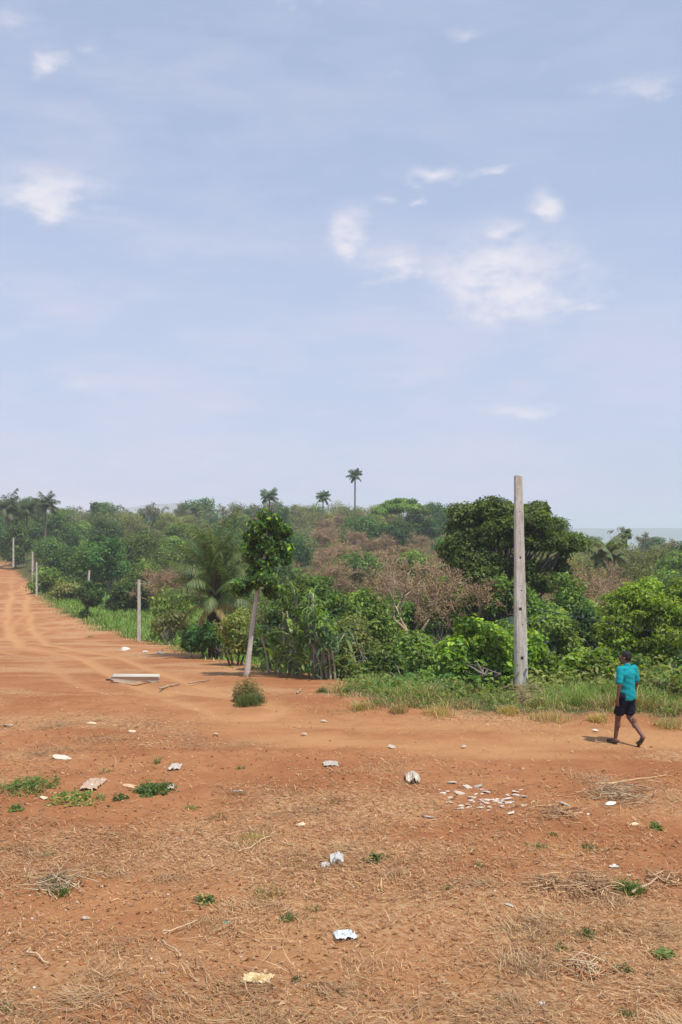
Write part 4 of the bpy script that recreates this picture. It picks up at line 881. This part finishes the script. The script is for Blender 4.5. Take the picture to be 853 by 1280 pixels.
    S = [cap_geo((0, .0, 1.0), (0, .005, 1.30), .148, .150), ellip((0, .0, 1.30), (.195, .125, .15)), ellip((0, 0, 1.41), (.18, .090, .062)), ellip((0, .0, .99), (.165, .125, .10)), cap_geo((0, 0, .90), (0, 0, 1.0), .160, .155), ellip((0, 0, .86), (.172, .138, .06)), ellip((0, 0, 1.12), (.165, .125, .2)), cap_geo((0, -.005, 1.42), (0, 0, 1.47), .078, .066)]
    for s, e in ((ls, le), (rs, re)):
        s, e = np.array(s), np.array(e); S += [cap_geo(s, s+(e-s)*.78, .066, .064)]
    # flat cut hem: squash the bottom instead of a round end
    sh_o = fused('t_shirt', S, M_CLOTH, body, (.010, .27, .31), .009, 3, .0045)
    n = len(sh_o.data.vertices); co = np.empty(n*3, np.float32); sh_o.data.vertices.foreach_get('co', co); co = co.reshape(-1, 3); co[:, 2] = np.maximum(co[:, 2], .84+.012*np.sin(co[:, 0]*20)); sh_o.data.vertices.foreach_set('co', co.ravel())
    R = [ellip((0, 0, .90), (.163, .125, .11))]
    for h, k in ((lh, lk), (rh, rk)): h, k = np.array(h), np.array(k); R += [cap_geo(h, h+(k-h)*.72, .102, .102), ellip(h+(k-h)*.78, (.104, .108, .055))]
    so = fused('shorts', R, M_CLOTH, body, (.013, .015, .030), .009, 3, .004)
    n = len(so.data.vertices); co = np.empty(n*3, np.float32); so.data.vertices.foreach_get('co', co); co = co.reshape(-1, 3); co[:, 2] = np.maximum(co[:, 2], .535); so.data.vertices.foreach_set('co', co.ravel())
    # slippers
    def slipper(c, ang, yaw=0):
        V, Q = cap_geo((0, 0, -1e-3), (0, 0, 1e-3), 1, 1, 24, 7); V = V*np.array([.048, .135, .012]); V[:, 0] *= 1+.25*V[:, 1]/.135; V[:, 2] = np.clip(V[:, 2]*3, -.010, .010)
        ca, sa = math.cos(ang), math.sin(ang); y = V[:, 1]*ca-V[:, 2]*sa; z = V[:, 1]*sa+V[:, 2]*ca; V = np.stack([V[:, 0], y, z], 1)+c
        g = Geo(); g.add(V, Q, None, (.035, .04, .045))
        for s in (-1, 1):
            A = np.array([0, .085, .018]); B = np.array([s*.046, -.01, .012]); Mi = np.array([s*.035, .05, .075]); pt_ = bez(A, Mi, B, 7); pt_ = np.stack([pt_[:, 0], pt_[:, 1]*ca-pt_[:, 2]*sa, pt_[:, 1]*sa+pt_[:, 2]*ca], 1)+c; tube(g, pt_, .007, 6, (.03, .035, .05))
        g.build('slipper', M_RUBBER, body, smooth=True)
    slipper(np.array([-.107, .26, .012]), 0); slipper(np.array([.107, -.245, .082]), -math.atan2(.17, .16)*1.12)
person()

# ------------------------------------------------------------------ slab, rubble, rubbish
M_CHALK = mat_col('pale_rubble', .9, 25, .18, .4, 90)
def mat_plastic(name, alpha=.55):
    m, k, b, o = newmat(name); a = attr(k); k.set(b.inputs['Base Color'], a.outputs['Color']); b.inputs['Roughness'].default_value = .25; b.inputs['Alpha'].default_value = alpha
    b.inputs['Specular IOR Level'].default_value = .6; return m
M_FILM = mat_plastic('clear_plastic', .62); M_BAG = mat_plastic('white_plastic', .95)
def surf(x, y): return gz(x, y)+(float(fbm(np.array([x*3.5]), np.array([y*3.5]), 4, 13)[0])-.5)*.07
def chunk(name, label, cat, px, py, wpx, hpx, col, seed, mat=None, group=None, yaw=None, slab=False, lift=0):
    rng = np.random.default_rng(seed); p = G(px, py); m = p[1]/F; Wd = wpx*m; H = max(.014, min(hpx*m*.85, Wd*.8)*.8); D = Wd*(.4+.4*rng.random())
    bm = bmesh.new(); bmesh.ops.create_icosphere(bm, subdivisions=2, radius=.5)
    pl = [(norm(rng.normal(size=3)*np.array([1, 1, .8])), .20+.2*rng.random()) for _ in range(9)]
    for v in bm.verts:
        c = np.array(v.co)
        for nrm_, d in pl:
            e = c@nrm_-d
            if e > 0: c = c-nrm_*e
        c = c+rng.normal(size=3)*.012; v.co = c
    me = bpy.data.meshes.new(name); bm.to_mesh(me); bm.free(); me.materials.append(mat or M_CHALK)
    n = len(me.vertices); co = np.empty(n*3, np.float32); me.vertices.foreach_get('co', co); co = co.reshape(-1, 3)
    co = (co-(co.max(0)+co.min(0))/2)/(co.max(0)-co.min(0))*np.array([Wd, D, H]); me.vertices.foreach_set('co', co.ravel().astype(np.float32))
    at = me.attributes.new('col', 'FLOAT_COLOR', 'POINT'); at.data.foreach_set('color', np.tile([*col, 1.0], n).astype(np.float32))
    o = bpy.data.objects.new(name, me); COL.objects.link(o); o.location = (p[0], p[1], surf(p[0], p[1])+H*.3+lift); o.rotation_euler = (rng.normal()*.12, rng.normal()*.12, rng.normal()*.4 if yaw is None else yaw)
    return tag(o, label, cat, group)
def sheet(name, label, cat, px, py, wpx, dpx, col, seed, mat, amp=.35, yaw=0, thick=.002, col2=None):
    """crumpled piece of film or paper lying on the ground"""
    rng = np.random.default_rng(seed); p = G(px, py); m = p[1]/F; Wd = wpx*m; D = max(dpx*m*p[1]/4.2*.8, Wd*.4); n = 22
    u, v = np.meshgrid(np.linspace(-.5, .5, n), np.linspace(-.5, .5, n)); rim = 1-.28*fbm(np.arctan2(v, u)*1.6+9, u*0+seed, 3, seed); x = u*Wd*rim+.1*Wd*(fbm(u*4, v*4, 2, seed+2)-.5); y = v*D*rim+.1*D*(fbm(u*4, v*4, 2, seed+1)-.5)
    rid = 1-np.abs(fbm(u*5+seed, v*5, 3, seed)*2-1)*2.2
    z = np.maximum(rid, 0)*amp*Wd*(.45+.55*(1-(u*u+v*v)*2))+.004
    idx = np.arange(n*n).reshape(n, n); Q = np.stack([idx[:-1, :-1], idx[:-1, 1:], idx[1:, 1:], idx[1:, :-1]], -1).reshape(-1, 4)
    c = np.tile(col, (n*n, 1)).astype(float)
    if col2 is not None: c = np.where((fbm(u*3+seed, v*3, 2, seed+5).reshape(-1, 1) > .5), c, np.array(col2))
    g = Geo(); g.add(np.stack([x, y, z], -1), Q, None, c); o = g.build(name, mat, smooth=False)
    md = o.modifiers.new('t', 'SOLIDIFY'); md.thickness = thick
    o.location = (p[0], p[1], surf(p[0], p[1])+.008); o.rotation_euler = (0, 0, yaw); return tag(o, label, cat)
# concrete slab lying by the track
p = G(170, 853); m = p[1]/F; g = Geo()
pl_ = np.array([(-.78, .20), (-.74, .27), (.72, .29), (.76, .21), (.70, .07), (.52, .05), (.36, .12), (.16, .10), (.0, .0), (-.4, .01), (-.62, .08)])*[.96, .78]
k = len(pl_); fr = np.stack([pl_[:, 0], -.10-.25*pl_[:, 1], pl_[:, 1]], 1); bk = np.stack([pl_[:, 0]*.98, fr[:, 1]+.34, pl_[:, 1]+.045], 1); j = np.arange(k); j2 = (j+1) % k
cc = np.array([fr.mean(0), bk.mean(0)]); V = np.concatenate([fr, bk, cc]); Q = np.stack([j, j+k, j2+k, j2], 1)[:, ::-1]; T = np.concatenate([np.stack([j, j2, np.full(k, 2*k)], 1), np.stack([j2+k, j+k, np.full(k, 2*k+1)], 1)])
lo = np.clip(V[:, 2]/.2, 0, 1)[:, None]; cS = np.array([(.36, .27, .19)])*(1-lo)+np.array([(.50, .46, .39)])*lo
g.add(V, Q, T, cS); o = g.build('concrete_slab', M_CHALK); o.location = p-[0, 0, .03]; o.rotation_euler = (.0, .02, .05); tag(o, 'long whitish broken concrete slab lying beside the dirt track', 'slab')
WH = (.45, .385, .31); CR = (.62, .50, .36)
chunk('stone', 'flat pale stone with dark underside, top left of the low weeds', 'stone', 78, 949, 24, 9, (.62, .52, .42), 1)
sheet('torn_paper', 'torn cream paper scrap beside the left weed patch', 'litter', 117, 983, 24, 20, (.50, .36, .25), 2, M_BAG, .25)
sheet('plastic_scrap', 'bright white plastic scrap above the small green weed', 'litter', 219, 960, 17, 9, (.52, .46, .38), 3, M_BAG, .3)
sheet('plastic_scrap', 'small white plastic scrap touching the right side of the small green weed', 'litter', 214, 986, 10, 8, (.50, .44, .36), 4, M_BAG, .35)
sheet('plastic_packet', 'flattened clear white packet alone left of the crumpled bag', 'litter', 413, 956, 22, 8, (.47, .42, .35), 5, M_BAG, .12)
sheet('plastic_bag', 'crumpled white plastic bag standing left of the rubble patch', 'litter', 516, 976, 18, 14, (.52, .46, .38), 6, M_BAG, .6)
sheet('plastic_bag', 'crumpled translucent plastic piece below the centre', 'litter', 421, 1079, 18, 14, (.66, .66, .64), 7, M_FILM, .7)
sheet('plastic_scrap', 'little grey white scrap left of the translucent plastic piece', 'litter', 407, 1084, 12, 7, (.6, .6, .58), 8, M_BAG, .3)
sheet('plastic_packet', 'shiny bluish clear plastic packet lying in the foreground straw', 'litter', 432, 1173, 32, 15, (.48, .58, .62), 9, M_BAG, .22, .1, col2=(.62, .66, .66))
sheet('corn_husk', 'yellow ochre dry husk near the bottom of the clearing', 'litter', 322, 1226, 44, 18, (.62, .42, .17), 10, M_BAG, .09, -.1, col2=(.68, .52, .28))
chunk('bottle_shard', 'small mint green glass shard', 'litter', 283, 1158, 10, 5, (.16, .42, .28), 11)
for i, (px, py, w_, h_, c, lb) in enumerate([(708, 1006, 18, 4, WH, 'long thin white shard right of the rubble patch'), (763, 1006, 15, 6, (.75, .73, .70), 'white triangular shard below the dry twigs'), (793, 1032, 14, 8, (.66, .52, .34), 'cream rounded lump under the dry twigs at right'),
        (768, 1083, 13, 7, (.62, .60, .56), 'whitish stone just above the bright green tuft at right'), (787, 1094, 8, 4, WH, 'tiny pale chip above the bright green tuft'), (637, 1135, 14, 4, WH, 'flat white chip alone at lower right centre'), (677, 1256, 9, 7, (.72, .7, .66), 'white pebble near the bottom edge'),
        (376, 1034, 13, 6, (.68, .55, .38), 'cream lump on the straw left of centre'), (107, 1148, 11, 5, WH, 'small white chip in the left straw'), (296, 990, 16, 4, (.66, .56, .44), 'pale flat chip right of the small green weed'),
        (535, 1021, 15, 4, WH, 'flat white chip below the rubble patch'), (405, 902, 10, 3, WH, 'white chip on the smooth track left of centre'), (381, 918, 10, 4, CR, 'cream chip on the smooth track'), (270, 919, 8, 4, CR, 'pale pebble on the track left of centre'),
        (580, 935, 8, 3, WH, 'tiny white chip on the smooth track centre right'), (155, 813, 15, 8, (.58, .54, .48), 'grey white block in the grass before the left pole'), (182, 816, 8, 5, (.7, .68, .64), 'small white stone under the left pole'), (199, 817, 12, 5, (.6, .55, .48), 'pale flat stone right of the left pole base'),
        (735, 1020, 4, 5, (.75, .74, .7), 'tiny white bit below the white triangular shard'), (745, 914, 8, 3, (.7, .6, .5), 'pale chip at the verge foot left of the man'), (55, 998, 10, 4, CR, 'pale chip below the left weed patch'), (162, 985, 18, 5, (.55, .36, .22), 'tan bark piece left of the small green weed'),
        (10, 908, 14, 4, (.6, .5, .42), 'pale flat chip at the far left edge'), (115, 905, 12, 4, CR, 'cream chip above the flat pale stone'), (165, 915, 10, 6, CR, 'cream lump between the slab and the small weed'), (490, 935, 10, 3, WH, 'white chip on the track above the crumpled bag'), (704, 1248, 8, 6, (.55, .3, .16), 'orange brown lump near the bottom right')]):
    chunk('stone_chip', lb, 'stone', px, py, w_, h_, c, 100+i)
rngR = np.random.default_rng(77); R_ = [(566, 980, 14, 7), (575, 993, 16, 7), (585, 986, 16, 9), (598, 985, 12, 8), (590, 998, 12, 6), (562, 998, 10, 4), (607, 992, 15, 5), (632, 1000, 14, 5), (645, 996, 10, 5), (655, 998, 12, 6), (626, 1006, 9, 4), (600, 1012, 10, 4), (640, 1004, 12, 4), (573, 1012, 10, 4), (615, 1000, 10, 4)]
for i, (px, py, w_, h_) in enumerate(R_): chunk('rubble_piece', 'white broken tile fragment in the rubble patch', 'rubble', px, py, w_*.95, h_*.8, (.52, .45, .37) if i % 3 else (.42, .38, .33), 300+i, group='white fragments of the rubble patch')
for i in range(45):
    px = 610+rngR.normal()*28; py = 1003+rngR.normal()*9+(px-610)*.06; chunk('rubble_piece', 'small pinkish tile fragment in the rubble patch', 'rubble', px, py, 4+6*rngR.random(), 2.5+2*rngR.random(), (.58, .45, .37) if i % 2 else (.66, .57, .48), 400+i, group='small fragments of the rubble patch')
# sticks
def stick(label, a, b, r, col=(.42, .32, .22), seed=1, h=.03):
    A = G(*a); B = G(*b); rng = np.random.default_rng(seed); t = np.linspace(0, 1, 8)[:, None]; pts = A*(1-t)+B*t; pts[:, :2] += rng.normal(size=(8, 2))*.015
    pts[:, 2] = [surf(q[0], q[1])+h for q in pts]; g = Geo(); o0 = pts.mean(0); tube(g, pts-o0, np.linspace(r, r*.6, 8), 7, col, rng=rng, rough=.3); o = g.build('stick', M_BARK, smooth=True); o.location = o0; tag(o, label, 'stick')
stick('weathered log left of the slender tree base, upper of two', (236, 856), (262, 851), .025, (.40, .27, .18), 1); stick('short broken log left of the slender tree, lower of two', (200, 862), (224, 856), .032, (.38, .28, .2), 2)
stick('pale upright cut stump stick right of the slender tree', (371, 868), (377, 862), .03, (.36, .27, .18), 3); stick('long dry branch behind the slender tree', (320, 830), (340, 842), .03, (.4, .34, .27), 4)
stick('dark stick lying on dirt near the slab', (134, 851), (142, 852), .03, (.12, .09, .07), 5); stick('straight pale stalk in the bottom left straw', (35, 1192), (62, 1210), .010, (.56, .43, .27), 6, .03)
stick('crossed dry stalk in the left foreground straw', (203, 1170), (246, 1158), .009, (.52, .4, .25), 7, .04); stick('second crossed dry stalk in the left foreground', (206, 1178), (226, 1202), .009, (.52, .4, .25), 8, .04)
stick('long thin dry stalk at left centre', (300, 1068), (340, 1050), .010, (.5, .37, .22), 9, .04); stick('bent branch beside the bright green tuft', (792, 1122), (828, 1098), .016, (.46, .33, .22), 10, .05); stick('straight straw stalk right below the man', (745, 983), (835, 972), .010, (.6, .45, .24), 11, .03)

def twig_pile(label, px, py, wpx, n, seed, h=.12, cols=((.42, .26, .14), (.55, .37, .21), (.27, .16, .09))):
    rng = np.random.default_rng(seed); p = G(px, py); R = wpx*p[1]/F*.5; g = Geo()
    for i in range(n):
        c = np.array([rng.normal()*R*.5, rng.normal()*R*.55, .01+h*rng.random()**2]); a = rng.random()*6.28; L = .12+.3*rng.random(); d = np.array([math.cos(a), math.sin(a), .5*rng.normal()]); d[2] = abs(d[2])*.6
        pts = bez(c-d*L*.5+[0, 0, .02], c+rng.normal(size=3)*.04, c+d*L*.5, 5); pts[:, 2] = np.maximum(pts[:, 2], .004); tube(g, pts, np.linspace(.007, .003, 5)*(.6+.8*rng.random()), 4, cols[i % len(cols)])
    o = g.build('twig_pile', M_BARK); o.location = (p[0], p[1], surf(p[0], p[1])); tag(o, label, 'twigs')
twig_pile('tangle of dry brown twigs left of the bright green tuft', 742, 1112, 60, 120, 1, .10); twig_pile('small heap of dark dry twigs at the left end of the brush line', 690, 1108, 40, 60, 2, .08)
twig_pile('wide tangle of dry grass and twigs below the man', 775, 996, 90, 130, 3, .14, ((.45, .33, .2), (.5, .38, .24), (.25, .16, .1))); twig_pile('low heap of dry stems right of the rubble patch', 700, 1020, 50, 60, 4, .07)
twig_pile('pile of dry straw and twigs in the left foreground', 70, 1108, 60, 90, 5, .10, ((.4, .29, .18), (.5, .38, .24), (.22, .17, .1))); twig_pile('curled dry stems at the bottom right', 735, 1215, 50, 60, 6, .08, ((.5, .37, .22), (.55, .42, .27), (.42, .2, .1)))
twig_pile('heap of dead vine and dry grass around the tall pole base', 655, 878, 50, 170, 7, .4, ((.42, .31, .18), (.38, .26, .16), (.3, .22, .14)))
twig_pile('small brush of dry twigs on the right edge', 830, 1100, 40, 50, 8, .12)

# weeds
def weed(label, px, py, wpx, h, cols, seed, n=None, dense=1.0, broad=False, name='weed', cat='weed', dp=.7):
    rng = np.random.default_rng(seed); p = G(px, py); R = wpx*p[1]/F*.5; n = n or int(40+200*R*dense); g = Geo()
    a = rng.random(n)*6.28; r = R*rng.random(n)**.8*(1.25-.7*fbm(np.cos(a)*1.7+seed, np.sin(a)*1.7, 3, seed)); P0 = np.stack([np.cos(a)*r, np.sin(a)*r*dp*1.6, np.zeros(n)], 1)
    P0[:, 2] = ground(P0[:, 0]+p[0], P0[:, 1]+p[1])+(fbm((P0[:, 0]+p[0])*3.5, (P0[:, 1]+p[1])*3.5, 4, 13)-.5)*.07-p[2]-.005
    if broad:
        ms = 4; hh_ = np.repeat(np.sqrt(np.clip(1.1-(r/R)**2, .03, 1))*(.3+.9*rng.random(n)), 4)
        q = np.repeat(P0, ms, 0)+rng.normal(size=(n*ms, 3))*[.03, .03, 0]; q[:, 2] += rng.random(n*ms)*h*hh_
        leaves(g, q, rng.normal(size=q.shape)*.4+[0, 0, 1], rng.normal(size=q.shape)+[0, 0, .3], .04+.05*rng.random(n*ms), .022+.02*rng.random(n*ms), leafcol(rng, n*ms, cols), .2)
        blades(g, rng, P0, h*np.sqrt(np.clip(1.1-(r/R)**2, .05, 1))*(.4+.8*rng.random(n)), .004, cols, .6)
    else: blades(g, rng, P0, h*(.5+.7*rng.random(n))*np.sqrt(np.clip(1.15-(r/R)**2, .08, 1)), .008+.006*rng.random(n), cols, 1.0)
    o = g.build(name, M_LEAF); o.location = (p[0], p[1], p[2]); tag(o, label, cat); return o
WG = [(.075, .14, .03), (.10, .18, .04), (.13, .19, .05), (.20, .20, .08)]; WD = [(.06, .11, .03), (.08, .13, .035)]
weed('wide patch of low green weeds near the left edge', 38, 986, 84, .16, WG, 1, broad=True, dense=1.3); weed('straggly olive weed patch right of the left edge patch', 94, 1000, 74, .11, WG[:3]+YEL[:1], 2, broad=True)
weed('dark green low weed beside the white plastic scraps', 194, 990, 64, .13, WD+WG[:2], 3, broad=True, dense=1.2); weed('bright green leafy tuft on the right', 788, 1116, 46, .16, [(.12, .22, .03), (.16, .28, .05), (.09, .17, .03)], 4, n=230)
weed('small green tuft in the right foreground', 733, 1172, 34, .10, WG, 5); weed('flat dark green tuft low in the right foreground', 780, 1216, 28, .06, WD+WG[:1], 6); weed('low green patch beneath the twigs right of centre', 738, 1062, 34, .07, WD, 7)
weed('sparse green tuft in the central straw', 362, 1152, 30, .08, WG, 8); weed('dark tuft among twigs at left', 78, 1118, 24, .13, WD, 9); weed('small green sprout below centre', 370, 1228, 18, .05, WD, 10)
weed('tiny green tuft right of bottom centre', 785, 1270, 30, .06, WG, 11, n=60); weed('olive tuft left of the tiny right tuft', 672, 1060, 34, .06, WG[2:]+YEL[:1], 12, n=80); weed('olive grass patch in the left centre straw', 318, 1050, 60, .08, WG[2:]+YEL, 13, n=170)
weed('small green weed above the centre litter', 560, 1110, 24, .05, WG[1:], 14, n=60); weed('thin green sprig above the small weed', 196, 955, 12, .16, WG, 15, n=30); weed('yellow green tuft in lower centre straw', 335, 1120, 60, .09, WG[2:]+YEL, 16, n=200); weed('wispy olive tuft at lower centre', 640, 1165, 24, .05, WG[2:]+YEL, 17, n=40)
weed('leafy green clump around the slender tree foot', 313, 880, 42, .26, [(.09, .15, .03), (.12, .17, .045), (.22, .19, .08)], 18, n=700); weed('brownish dry shrublet leaning on the slender trunk', 309, 874, 44, .5, [(.16, .13, .06), (.10, .12, .04), (.22, .16, .08)], 19, n=380, broad=True)
weed('small green tuft on dirt right of the slender tree', 404, 866, 20, .18, WG[:3], 20, n=160); weed('low green tuft beside the track on the left', 112, 797, 14, .2, WG[:2], 21, n=70); weed('faint green tuft on the upper dirt left of slab', 95, 765, 16, .25, WG, 22, n=90)
SP = [(150, 1000, 'between the two left weed patches and the dark weed'), (240, 1012, 'below right of the white scraps'), (275, 1022, 'left of the cream lump'), (20, 1012, 'below the left edge weed patch'), (130, 965, 'above the torn cream paper'), (300, 962, 'alone above the straw at left centre'),
      (255, 1130, 'left of the mint green shard'), (395, 1138, 'in the straw above the bluish packet'), (690, 1045, 'left of the green patch beneath the twigs'), (830, 1195, 'at the right edge of the foreground'), (700, 1190, 'below left of the right foreground tuft'), (600, 1085, 'in the bare centre right ground'),
      (470, 1075, 'right of the translucent plastic'), (60, 1070, 'above the left straw heap'), (8, 1265, 'at the bottom left corner'), (820, 1035, 'right of the cream rounded lump')]
for i, (px, py, lb) in enumerate(SP): weed('small thin green sprig '+lb, px, py, 16+(i*7) % 17, .07, WG if i % 2 else WD+YEL[:1], 600+i, n=34, broad=i % 3 == 0)
for i, (px, py, w_) in enumerate([(498, 891, 26), (548, 893, 56), (636, 892, 30), (686, 900, 64), (748, 902, 30), (838, 909, 46), (452, 887, 26)]):
    weed(['dry yellow grass tuft at the verge foot, second from the dirt corner', 'dry yellow grass tuft at the verge foot below the low bright bush', 'dry yellow grass tuft at the verge foot, left of the tall pole', 'dry yellow grass tuft at the verge foot, just right of the tall pole', 'dry yellow grass tuft at the verge foot, left behind the man', 'dry yellow grass tuft at the verge foot near the right edge', 'dry yellow grass tuft at the verge foot at the dirt corner'][i], px, py, w_, .22, YEL+GRN[2:3], 500+i, n=260, name='dry_grass_tuft', cat='grass tuft')

# ------------------------------------------------------------------ haze
hm = bpy.data.materials.new('haze'); hm.use_nodes = True; ht = hm.node_tree; ht.nodes.clear(); ho = ht.nodes.new('ShaderNodeOutputMaterial'); pv = ht.nodes.new('ShaderNodeVolumePrincipled')
pv.inputs['Color'].default_value = (.84, .92, 1, 1); pv.inputs['Density'].default_value = .0004; pv.inputs['Anisotropy'].default_value = 0.0; ht.links.new(pv.outputs[0], ho.inputs['Volume'])
bm = bmesh.new(); bmesh.ops.create_cube(bm, size=1); me = bpy.data.meshes.new('haze'); bm.to_mesh(me); bm.free(); me.materials.append(hm)
hz = bpy.data.objects.new('haze', me); COL.objects.link(hz); hz['kind'] = 'stuff'; hz.location = (0, 2985, 0); hz.scale = (14000, 6100, 140)
hz.location.z = -70+70-3
